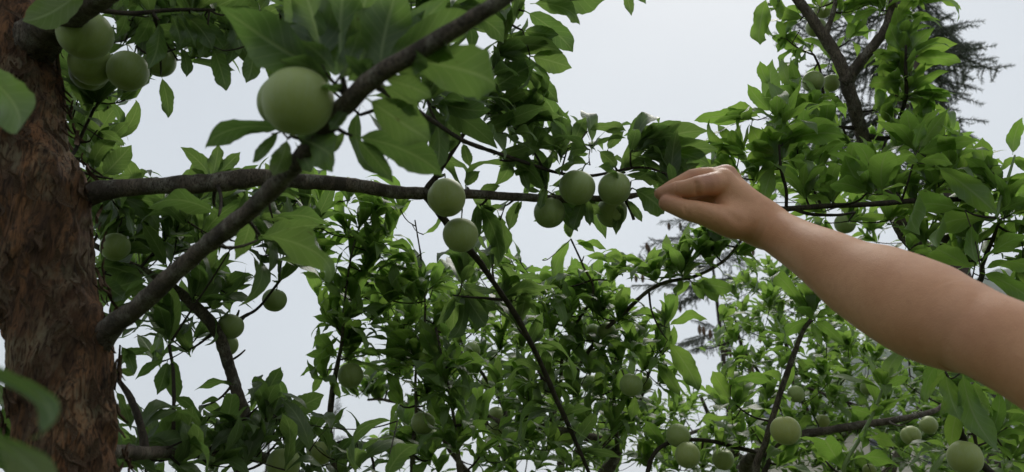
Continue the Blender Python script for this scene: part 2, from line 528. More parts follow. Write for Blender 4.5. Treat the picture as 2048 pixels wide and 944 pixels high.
OPEN_SKY = [   # openings between the crowns where no twig reaches
    [(262, 205), (300, 185), (315, 240), (345, 240), (342, 170), (385, 125), (425, 150), (450, 182), (475, 165), (525, 180), (522, 232), (440, 240), (410, 280), (355, 285), (370, 350), (265, 352), (262, 290)],
    [(430, 285), (495, 262), (505, 310), (440, 330)],
    [(640, 330), (690, 270), (725, 290), (755, 352), (640, 352)], [(785, 310), (850, 362), (790, 366)],
    [(225, 695), (300, 690), (265, 722)], [(270, 740), (335, 740), (345, 822), (300, 832), (270, 785)],
    [(390, 690), (440, 740), (455, 832), (370, 812), (362, 730)],
    [(478, 640), (600, 570), (640, 585), (600, 700), (618, 785), (530, 742), (470, 765)],
    [(560, 748), (650, 775), (655, 838), (600, 800)], [(695, 800), (790, 790), (795, 850), (740, 885), (700, 860)],
    [(790, 440), (850, 425), (885, 465), (890, 490), (830, 500), (800, 480)], [(850, 505), (885, 495), (850, 562), (830, 560)],
    [(955, 403), (1050, 403), (1040, 440), (1000, 420), (960, 430)], [(1010, 470), (1060, 450), (1130, 480), (1095, 540), (1060, 545), (1020, 510)],
    [(1150, 60), (1230, 10), (1300, -300), (1520, -300), (1505, 40), (1530, 110), (1525, 190), (1480, 205), (1380, 240), (1290, 236), (1180, 240), (1120, 208), (1142, 120)],
    [(1960, -300), (2300, -300), (2300, 220), (2040, 230), (2005, 285), (1920, 250), (1990, 160)],
    [(1440, 290), (1420, 310), (1355, 318), (1420, 332)], [(1385, 700), (1445, 720), (1430, 762), (1375, 785)],
    [(1215, 470), (1300, 440), (1330, 470), (1300, 520), (1230, 520)], [(1265, 570), (1320, 585), (1275, 620), (1245, 620)],
    [(880, 352), (960, 290), (1000, 310), (945, 348)], [(435, 445), (490, 475), (530, 520), (480, 525), (440, 550)],
    [(490, 40), (530, 60), (528, 85), (500, 60)], [(1530, 60), (1570, 130), (1545, 140)], [(1400, 590), (1440, 600), (1430, 690), (1350, 700), (1360, 620)],
]
HAND = [(1312, 340), (1460, 330), (1570, 410), (1720, 470), (1880, 515), (2060, 600), (2060, 820), (1840, 735), (1700, 640), (1500, 490), (1400, 460), (1312, 425)]

TREES = {}
class Tree:
    def __init__(s, key, loc, label, leafkey, cat='tree', group=None):
        s.root = root('plum_tree', loc, label, cat, group)
        s.key = leafkey; s.dens = {'A': 1.1, 'B': 1.5, 'C': 1.45}.get(key, 1.5); s.nodes = []; s.nrad = []; s.leaves = []; s.young = []
    def branch(s, pts, name='branch', mat=None, seg=12, bump=.24, bscale=130, step=.006, metric=False):
        P = np.array([W(*p[:3]) for p in pts]) if not metric else np.array([p[:3] for p in pts])
        R = np.array([p[3] / 2 * p[2] / F for p in pts]) if not metric else np.array([p[3] for p in pts])
        P, R = resample(P, R, step)
        if len(P) > 4:
            kn = vnoise(np.stack([P[:, 0] * 22, P[:, 1] * 22, P[:, 2] * 22], -1))
            R = R * (.90 + .16 * np.clip(kn - .6, 0, 1) / .4)
            wob = np.stack([fbm(P * 14 + q, 2) for q in (0, 9, 21)], -1)
            wob[0] *= 0
            P = P + wob * np.minimum(R, .010)[:, None] * .8
        V, Fq = tube(P, R, seg, bump, bscale)
        o = link(name, mesh_from(name, V, Fq, mat=mat or M_LIMB), s.root)
        k = max(1, int(.02 / step))
        s.nodes += list(P[::k]); s.nrad += list(R[::k])
        return o
    def attach(s, c, r1=.0013, minlen=.012, name='twig'):
        A = np.array(s.nodes); d = np.linalg.norm(A - c, axis=1)
        i = int(np.argmin(d)); q = A[i]; L = d[i]
        if L < minlen + s.nrad[i]: return unit(c - q) if L > 1e-6 else np.array((0, 0, 1.))
        r0 = min(s.nrad[i] * .75, r1 + .006 * L + .0006)
        side = unit(np.random.randn(3))
        m1 = q + (c - q) * .35 + side * L * .07 + np.array((0, 0, -.05 * L))
        m2 = q + (c - q) * .72 + side * L * .05 + np.array((0, 0, -.05 * L))
        P, R = resample(np.array([q, m1, m2, c]), np.array([r0 * 1.15, r0 * .9, (r0 + r1) / 2, r1]), max(.008, L / 10))
        V, Fq = tube(P, R, 6, .12, 200)
        link(name, mesh_from(name, V, Fq, mat=M_TWIG), s.root)
        s.nodes += list(P[1:]); s.nrad += list(R[1:])
        return unit(P[-1] - P[-2])
    def leaf(s, base, tip, normal, wy=1.0, kind='lo', k=None, young=False):
        M, L = frame(np.asarray(base, float), np.asarray(tip, float), np.asarray(normal, float), wy)
        s.leaves.append((M, L, kind, random.randrange(12) if k is None else k, young))
    def hero(s, bx, by, bd, tx, ty, td=None, wr=.46, tilt=55, arch=1, twig=True):
        b = W(bx, by, bd); t = W(tx, ty, td or bd)
        up = np.array((0, 0, 1.))
        nrm = up * math.cos(math.radians(tilt)) + FWD * math.sin(math.radians(tilt))
        x = unit(t - b)
        if np.linalg.norm(np.cross(nrm, x)) < .3: nrm = FWD
        for f_ in (.4, .6, .8, 1):
            hx, hy, hd = proj(b * (1 - f_) + t * f_)
            if any(hd < q[2] and math.hypot(hx - q[0], hy - q[1]) < .20 * q[3] for q in PLUMS): return
        if twig: s.attach(b, .0010, .010)
        s.leaf(b, t, nrm, .88 * wr / .46, 'hi', arch + 4 * random.randrange(3))
    def rosette(s, px, py, d, n, ang=90, size=.080, spread=(16, 86), out=0.0, young=False, prune=True, twig=True):
        c = W(px, py, d)
        a = math.radians(ang)
        ax = unit(RGT * math.cos(a) + UPC * math.sin(a) + FWD * random.uniform(-.35, .35))
        if twig:
            td = s.attach(c)
            ax = unit(ax + .5 * td)
        e1 = unit(np.cross(ax, (.3, .8, .5))); e2 = np.cross(ax, e1)
        ph0 = random.uniform(0, 6.28)
        up = np.array((0, 0, 1.))
        n = int(n * s.dens + .5)
        for k in range(n):
            ph = ph0 + k * 2.39996 + random.uniform(-.25, .25)
            te = math.radians(spread[0] + (spread[1] - spread[0]) * ((k + .5) / n) + random.uniform(-10, 10))
            rad = e1 * math.cos(ph) + e2 * math.sin(ph)
            dr = unit(ax * math.cos(te) + rad * math.sin(te) + up * random.uniform(-.28, .14))
            L = size * random.uniform(.72, 1.15) * (.62 if k >= n - 2 and n > 6 else 1)
            b = c - ax * random.uniform(0, .016) + dr * .002
            t = b + dr * L
            if prune and rejected(b, t): continue
            nm = unit(ax * .8 + up * .7 + np.random.randn(3) * .14)
            if np.linalg.norm(np.cross(nm, dr)) < .3: nm = -rad + up * .3
            s.leaf(b, t, nm, random.uniform(.88, 1.12), young=young)
    def finish(s):
        def size(q):
            M, L = q[0], q[1]
            c = M @ Vector((.5, 0, 0)); x, y, d = proj(c)
            inside = -60 < x < 2108 and -60 < y < 1004
            return (L / d if d > .1 else 0) * (1 if inside else .01)
        s.leaves.sort(key=size, reverse=True)
        for M, L, kind, k, young in s.leaves[:300]:
            link('leaf', leaf_mesh('Y' if young else s.key, kind, k), s.root, M)
        rest = s.leaves[300:]
        if rest:
            VV, FF, UU, TT = [], [], [], []; off = 0
            for M, L, kind, k, young in rest:
                v, f, uv = (HI if kind == 'hi' else LO)[k]
                m = np.array(M)
                VV.append(v @ m[:3, :3].T + m[:3, 3]); FF.append(f + off); UU.append(uv); TT.append(np.full(len(v), random.random(), np.float32)); off += len(v)
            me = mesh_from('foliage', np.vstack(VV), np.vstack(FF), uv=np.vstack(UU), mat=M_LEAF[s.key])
            at = me.attributes.new('tint', 'FLOAT', 'POINT'); at.data.foreach_set('value', np.concatenate(TT))
            tag(link('foliage', me, s.root), kind='stuff')

CLEAR = []     # limbs that stand clear of leaves: px, py, depth, half width px
PLUMS = []     # (px, py, depth, diameter px)
def rejected(b, t):
    for q in (b * .25 + t * .75, b * .5 + t * .5, t):
        x, y, d = proj(q)
        if d < .32: return True
        for poly in OPEN_SKY:
            if inpoly(x, y, poly): return True
        if d < .92 and inpoly(x, y, HAND): return True
        if len(CLEAR):
            A_ = CLEAR_A(); m_ = (np.abs(A_[:, 0] - x) < A_[:, 3]) & (np.abs(A_[:, 1] - y) < A_[:, 3]) & (d < A_[:, 2] + .02)
            if m_.any(): return True
        for (qx, qy, qd, qw) in PLUMS:
            if d < qd + .01 and (x - qx) ** 2 + (y - qy) ** 2 < (qw * .5) ** 2: return True
            if abs(d - qd) < .5 * qw * qd / F and (x - qx) ** 2 + (y - qy) ** 2 < (qw * .5) ** 2: return True
    return False

_ca = [0, None]
def CLEAR_A():
    if _ca[0] != len(CLEAR): _ca[0] = len(CLEAR); _ca[1] = np.array(CLEAR)
    return _ca[1]
def clear(pts):
    for p, q in zip(pts[:-1], pts[1:]):
        n_ = max(1, int(math.hypot(q[0] - p[0], q[1] - p[1]) / 6))
        for k in range(n_):
            t = k / n_; CLEAR.append((p[0] + (q[0] - p[0]) * t, p[1] + (q[1] - p[1]) * t, p[2] + (q[2] - p[2]) * t, .36 * (p[3] + (q[3] - p[3]) * t) + 1))
clear([(170, 390, .81, 38), (530, 357, .86, 36), (700, 370, .9, 31), (850, 387, .93, 29), (1070, 394, .98, 18)])
clear([(190, 690, .74, 50), (310, 582, .7, 42), (480, 435, .62, 40), (570, 355, .57, 42)])
clear([(945, 506, 1.0, 12), (1040, 645, 1.1, 12), (1125, 825, 1.2, 10), (1165, 915, 1.24, 9)])
clear([(1748, 300, 1.5, 34), (1690, 160, 1.45, 34), (1655, 85, 1.46, 30), (1590, -10, 1.48, 26)])
clear([(1690, 160, 1.45, 26), (1742, 95, 1.43, 23), (1788, -5, 1.42, 18)])
clear([(1648, 74, 1.46, 12), (1672, 0, 1.46, 10)])
clear([(500, 850, 1.23, 24), (455, 725, 1.21, 26), (395, 618, 1.2, 24), (240, 520, 1.12, 15)])
clear([(235, 905, .76, 28), (440, 908, 1.1, 24)])
clear([(1535, 880, 1.35, 14), (1580, 730, 1.33, 12), (1605, 665, 1.32, 10)])
clear([(1545, 415, 1.16, 10), (1770, 405, 1.22, 10)])
clear([(1600, 872, 2.0, 18), (1790, 840, 1.95, 16)])
clear([(1250, 625, 1.56, 8), (1320, 570, 1.48, 8)])
clear([(664, 850, 1.45, 12), (670, 770, 1.44, 12)])
def below(px, py, d, z=0.0):      # foot on the ground straight under a point
    p = W(px, py, d); return np.array((p[0], p[1], z))

#@@FRUIT@@
# ------------------------------------------------------------------ the plums: px, py, depth, width px, ripe, tree, label
PL = [
 (170, 68, .80, 102, .15, 'A', 'big green plum highest in the cluster hanging beside the trunk'),
 (183, 128, .86, 86, .15, 'A', 'green plum in the middle of the cluster hanging beside the trunk'),
 (178, 146, .92, 72, .05, 'A', 'shaded green plum lowest in the cluster hanging beside the trunk'),
 (256, 142, .86, 80, .10, 'A', 'round green plum just right of the cluster beside the trunk'),
 (321, 123, .95, 60, .0, 'A', 'dark green plum half behind a hanging leaf near the top left twig'),
 (596, 203, .50, 139, .25, 'A', 'largest nearest green plum hanging from the diagonal branch'),
 (575, 206, .59, 114, .1, 'A', 'plum almost hidden behind the largest nearest plum'),
 (893, 395, .90, 78, .30, 'A', 'pale green plum in front of the fork of the horizontal branch'),
 (921, 470, .93, 71, .20, 'A', 'green plum hanging right under the fork of the horizontal branch'),
 (1154, 375, .97, 72, .05, 'A', 'upper left plum of the four plums hanging beside the hand'),
 (1099, 425, .99, 63, .0, 'A', 'lowest left plum of the four plums hanging beside the hand'),
 (1229, 377, .97, 66, .05, 'A', 'upper right plum of the four plums hanging closest to the hand'),
 (1224, 424, 1.02, 63, .0, 'A', 'lower right plum of the four plums hanging closest to the hand'),
 (231, 494, .98, 58, .0, 'A', 'single dark green plum beside the trunk under the horizontal branch'),
 (549, 600, 1.30, 49, .05, 'A', 'small green plum alone against the sky under the dark blurred leaf'),
 (461, 653, 1.22, 51, .05, 'A', 'upper of two plums on the upright limb behind the diagonal branch'),
 (455, 690, 1.26, 42, .0, 'A', 'lower of two plums on the upright limb behind the diagonal branch'),
 (701, 751, 1.42, 50, .15, 'B', 'green plum on the slender upright stem at lower centre left'),
 (944, 701, 1.75, 34, .10, 'B', 'small round plum on a thin stem below the star of hanging leaves'),
 (917, 672, 1.85, 30, .0, 'B', 'tiny dark plum just above the small round plum at lower centre'),
 (846, 846, 1.40, 48, .20, 'B', 'large left plum of the pair among leaves at bottom centre'),
 (862, 878, 1.46, 40, .0, 'B', 'shaded plum tucked right below the pair at bottom centre'),
 (638, 906, 1.20, 50, .35, 'A', 'yellowish plum behind leaves at the bottom, left of the slender stem'),
 (567, 928, 1.05, 68, .15, 'A', 'big dark green plum cut by the bottom edge under the leaves'),
 (975, 766, 2.0, 28, .25, 'B', 'small yellowish plum half hidden by a leaf on the thin stem'),
 (951, 833, 1.9, 32, .1, 'B', 'leftmost of three plums hanging on the low horizontal branch'),
 (993, 831, 1.95, 36, .25, 'B', 'upper right of three plums hanging on the low horizontal branch'),
 (990, 860, 1.88, 36, .2, 'B', 'lower right of three plums hanging on the low horizontal branch'),
 (1186, 667, 1.65, 38, .05, 'B', 'left plum of the touching pair behind silvery leaves at centre'),
 (1213, 662, 1.60, 38, .10, 'B', 'right plum of the touching pair behind silvery leaves at centre'),
 (1181, 712, 1.72, 34, .0, 'B', 'shaded plum just below the touching pair at centre'),
 (1181, 767, 1.80, 36, .0, 'B', 'dim plum behind leaves, lower of the column under the touching pair'),
 (1262, 770, 1.50, 47, .10, 'B', 'green plum hanging alone under the silvery leaves at lower centre'),
 (1291, 766, 1.62, 28, .0, 'B', 'small plum partly behind the plum under the silvery leaves'),
 (1135, 872, 1.85, 38, .1, 'B', 'plum left of the dark drooping stem near the bottom'),
 (1192, 878, 1.95, 30, .1, 'B', 'small plum right of the dark drooping stem near the bottom'),
 (1356, 871, 1.45, 46, .15, 'C', 'upper plum of the pair on the curved twig at bottom'),
 (1375, 910, 1.42, 50, .40, 'C', 'lower plum of the pair on the curved twig at bottom'),
 (1446, 918, 1.50, 44, .30, 'C', 'plum partly behind leaves right of the pair on the curved twig'),
 (1571, 861, 1.30, 58, .75, 'C', 'yellowish ripe plum beside the dark stem at bottom right'),
 (1645, 842, 2.1, 28, .6, 'D', 'small yellowish plum right of the ripe plum beside the dark stem'),
 (1592, 788, 2.0, 33, .1, 'D', 'dark small plum above the ripe plum beside the dark stem'),
 (1735, 776, 2.2, 28, .1, 'D', 'tiny plum behind the top of the pale new shoot'),
 (1822, 871, 1.75, 38, .35, 'D', 'left plum of the pair at the end of the grey limb'),
 (1857, 850, 1.82, 36, .30, 'D', 'right plum of the pair at the end of the grey limb'),
 (1930, 915, 1.10, 66, .40, 'C', 'large bright green plum in the bottom right corner'),
 (1739, 941, 2.2, 26, .5, 'D', 'tiny plum cut by the bottom edge right of the pale shoot'),
 (1690, 447, 1.55, 40, .05, 'C', 'dim plum just above the forearm below the thin horizontal branch'),
 (1632, 55, 1.55, 40, .30, 'C', 'pale plum behind the fork of the upright limb at top right'),
 (1646, 18, 1.62, 36, .25, 'C', 'plum near the top edge behind the upright limb'),
 (1626, 163, 1.45, 42, .10, 'C', 'green plum left of the upright limb at top right'),
 (1662, 166, 1.52, 36, .15, 'C', 'brownish plum touching the left side of the upright limb'),
 (846, 712, 1.8, 30, .0, 'B', 'dim plum deep among the leaves right of the slender stem'),
]
PLUMS += [(a, b, c, d) for a, b, c, d, *_ in PL]

# ------------------------------------------------------------------ tree A: the near tree at the left
tA = Tree('A', below(150, 1500, .66), 'plum tree with thick peeling reddish trunk standing at the left edge', 'A', group='plum trees')
TREES['A'] = tA
base = W(140, 1010, .70)
ft = below(150, 1500, .66)
tp = [(ft[0], ft[1], -.05, .085)]
q0 = W(140, 1080, .69)
for k in range(1, 15):
    t = k / 15; c = ft * (1 - t) + q0 * t
    tp.append((c[0], c[1], q0[2] * t, .052 + .028 * math.exp(-t * 9)))
for px, py, d, r in ((140, 1080, .69, .0515), (134, 930, .712, .0500), (124, 800, .735, .0498), (116, 690, .755, .0515), (98, 590, .775, .0490),
                     (88, 480, .79, .0485), (78, 390, .805, .0485), (52, 300, .825, .0475), (34, 200, .85, .0468), (22, 110, .87, .0475), (10, 20, .89, .046), (-40, -120, .93, .042), (-120, -330, .98, .036), (-260, -700, 1.1, .022)):
    p = W(px, py, d); tp.append((p[0], p[1], p[2], r))
P, R = resample([p[:3] for p in tp], [p[3] for p in tp], .0042)
def bark_relief(base, th):
    q = base * np.array((1, 1, .38))
    a = fbm(q * 26, 3); b = fbm(q * 75 + 5, 3)
    ridge_ = 1 - np.abs(vnoise(base * np.array((95, 95, 30)) + 3 * a[..., None]) * 2 - 1)
    plate = np.clip((vnoise(base * np.array((48, 48, 20)) + 2.0 * b[..., None]) - .45) * 5, 0, 1)
    return .012 * a + .0065 * b + .0034 * ridge_ + .0044 * plate - .0085
V, Fq = tube(P, R, 150, 0, 1, bark_relief)
trunk = link('trunk', mesh_from('trunk', V, Fq, mat=M_TRUNK), tA.root)
trunk_P, trunk_R = P, R
vis = [i for i in range(len(P)) if P[i][2] > 1.0]
tA.nodes += list(P[vis][::6]); tA.nrad += list(R[vis][::6])
# curled flakes of bark on the side one can see
FL = []
for k in range(8):
    rs = np.random.RandomState(k)
    vv, ff = [], []
    nl, nw = 7, 3
    L_, W_ = 1.0, rs.uniform(.14, .34)
    for i in range(nl):
        t = i / (nl - 1)
        for j in range(nw):
            s = j / (nw - 1) - .5
            wv = W_ * (1 - .75 * abs(2 * t - 1) ** 1.7) * (1 + .25 * rs.randn() * .5)
            vv.append((s * wv + .12 * math.sin(t * 5 + k), (t - .5) * L_, .05 + .26 * max(0, t - .40) ** 1.5 * 2 + .10 * (abs(2 * s)) * rs.uniform(.3, 1)))
    for i in range(nl - 1):
        for j in range(nw - 1):
            a = i * nw + j; ff.append((a, a + 1, a + nw + 1, a + nw))
    nv = len(vv)                                       # give each flake a thickness
    vv += [(x * .94, y * .97, z - .035) for x, y, z in vv]
    ff += [tuple(nv + q for q in reversed(f)) for f in ff[:]]
    FL.append(mesh_from('bark_flake', vv, ff, mat=M_FLAKE))
made = 0
while made < 300:
    i = random.choice(vis[:int(len(vis) * .8)])
    px, py, d = proj(P[i])
    if py < -60 or py > 1000: continue
    T = unit(P[min(i + 1, len(P) - 1)] - P[i - 1])
    vd = unit(CAM - P[i]); sd = unit(np.cross(T, vd)); fr = np.cross(sd, T)
    a = random.uniform(-1.5, 1.5)
    nrm = unit(fr * math.cos(a) + sd * math.sin(a))
    pos = P[i] + nrm * (R[i] + .0005 + random.uniform(-.002, .003))
    yv = unit(T * random.choice((-1, 1)) + np.cross(nrm, T) * random.uniform(-.55, .55)); xv = unit(np.cross(yv, nrm)); zv = np.cross(xv, yv)
    s_ = random.uniform(.010, .028)
    M = Matrix(((xv[0] * s_, yv[0] * s_, zv[0] * s_, pos[0]), (xv[1] * s_, yv[1] * s_, zv[1] * s_, pos[1]), (xv[2] * s_, yv[2] * s_, zv[2] * s_, pos[2]), (0, 0, 0, 1)))
    o = bpy.data.objects.new('bark_flake', FL[made % 8]); C.objects.link(o); o.parent = trunk
    o.matrix_basis = M
    made += 1

tA.branch([(110, 402, .825, 100), (150, 396, .82, 74), (185, 388, .815, 50), (230, 380, .81, 41), (300, 374, .82, 38), (420, 366, .84, 37), (530, 357, .86, 36), (600, 362, .88, 34), (700, 370, .90, 31), (800, 383, .92, 29), (850, 387, .93, 29), (900, 390, .94, 24), (960, 390, .95, 20), (1060, 394, .98, 18), (1150, 398, 1.0, 17), (1250, 394, 1.0, 13), (1310, 380, 1.0, 8)], seg=18)
tA.branch([(110, 745, .775, 120), (150, 716, .77, 96), (188, 688, .762, 68), (220, 660, .748, 52), (250, 632, .733, 45), (310, 582, .70, 41), (400, 502, .66, 39), (480, 435, .62, 39), (570, 355, .57, 41), (640, 270, .53, 43), (700, 203, .50, 43), (760, 152, .485, 42), (850, 97, .475, 40), (930, 47, .465, 37), (1010, -5, .455, 34), (1120, -80, .45, 30), (1300, -190, .45, 18)], seg=18)
tA.branch([(0, 170, .885, 140), (45, 110, .87, 120), (90, 66, .845, 88), (128, 34, .79, 66), (170, 10, .74, 58), (235, -28, .69, 50), (340, -90, .66, 42), (520, -180, .64, 28), (760, -260, .64, 14)], seg=18)
tA.branch([(170, 12, .745, 16), (215, 22, .78, 11), (270, 26, .80, 10), (345, 20, .82, 9), (430, 20, .84, 6)], mat=M_TWIG, seg=8)
tA.branch([(852, 392, .93, 20), (880, 428, .94, 17), (912, 468, .97, 15), (945, 506, 1.0, 14), (985, 560, 1.04, 12), (1040, 645, 1.1, 12), (1085, 735, 1.16, 11), (1125, 825, 1.2, 10), (1165, 915, 1.24, 9), (1190, 975, 1.27, 7)], mat=M_TWIG, seg=9)
tA.branch([(856, 380, .93, 22), (880, 342, .93, 11), (925, 272, .93, 10), (970, 190, .93, 10), (995, 120, .93, 9), (1012, 50, .93, 8), (1050, -20, .93, 6), (1090, -80, .93, 5)], mat=M_TWIG, seg=9)
tA.branch([(745, 165, .488, 22), (790, 195, .56, 14), (850, 232, .68, 11), (930, 282, .82, 9.5), (1000, 308, .90, 9), (1060, 328, .96, 8), (1115, 345, 1.0, 7), (1180, 352, 1.01, 7), (1280, 335, 1.0, 6), (1340, 350, .96, 5)], mat=M_TWIG, seg=9)
tA.branch([(205, 906, .73, 40), (240, 904, .76, 30), (330, 905, .9, 27), (450, 908, 1.1, 24), (530, 915, 1.26, 22), (620, 960, 1.4, 16)], seg=14)
tA.branch([(515, 914, 1.23, 22), (505, 870, 1.23, 24), (480, 800, 1.22, 26), (455, 725, 1.21, 26), (430, 660, 1.2, 25), (395, 618, 1.2, 24), (350, 578, 1.18, 20), (300, 548, 1.15, 17), (240, 520, 1.12, 15), (185, 488, 1.1, 12)], seg=14)
tA.branch([(292, 905, .84, 20), (280, 850, .86, 17), (262, 800, .88, 15), (240, 765, .9, 11), (222, 742, .91, 7)], mat=M_TWIG, seg=9)
tA.branch([(345, 905, .92, 9), (347, 820, .95, 8), (346, 740, .98, 8), (338, 690, 1.0, 7)], mat=M_TWIG, seg=8)
tA.branch([(120, 330, .86, 10), (148, 305, .93, 8), (165, 268, .95, 8), (190, 215, .95, 6)], mat=M_TWIG, seg=8)
tA.branch([(430, 660, 1.2, 14), (450, 652, 1.21, 9), (490, 632, 1.25, 8), (520, 612, 1.28, 6), (560, 560, 1.25, 5)], mat=M_TWIG, seg=8)
tA.branch([(620, 940, 1.35, 10), (660, 895, 1.3, 8), (690, 882, 1.25, 7), (725, 888, 1.2, 7), (745, 920, 1.2, 6), (750, 990, 1.2, 5)], mat=M_TWIG, seg=8)
tA.branch([(60, 1100, .66, 40), (-40, 1060, .55, 30), (-150, 900, .42, 20), (-120, 600, .40, 16), (-60, 240, .44, 12), (-30, 100, .48, 8)], mat=M_TWIG, seg=9)
tA.branch([(700, 205, .50, 16), (690, 180, .497, 14), (684, 150, .495, 11)], mat=M_TWIG, seg=9)
tA.branch([(1250, 395, 1.0, 10), (1262, 420, 1.0, 9), (1268, 440, 1.0, 7)], mat=M_TWIG, seg=8)

H = tA.hero
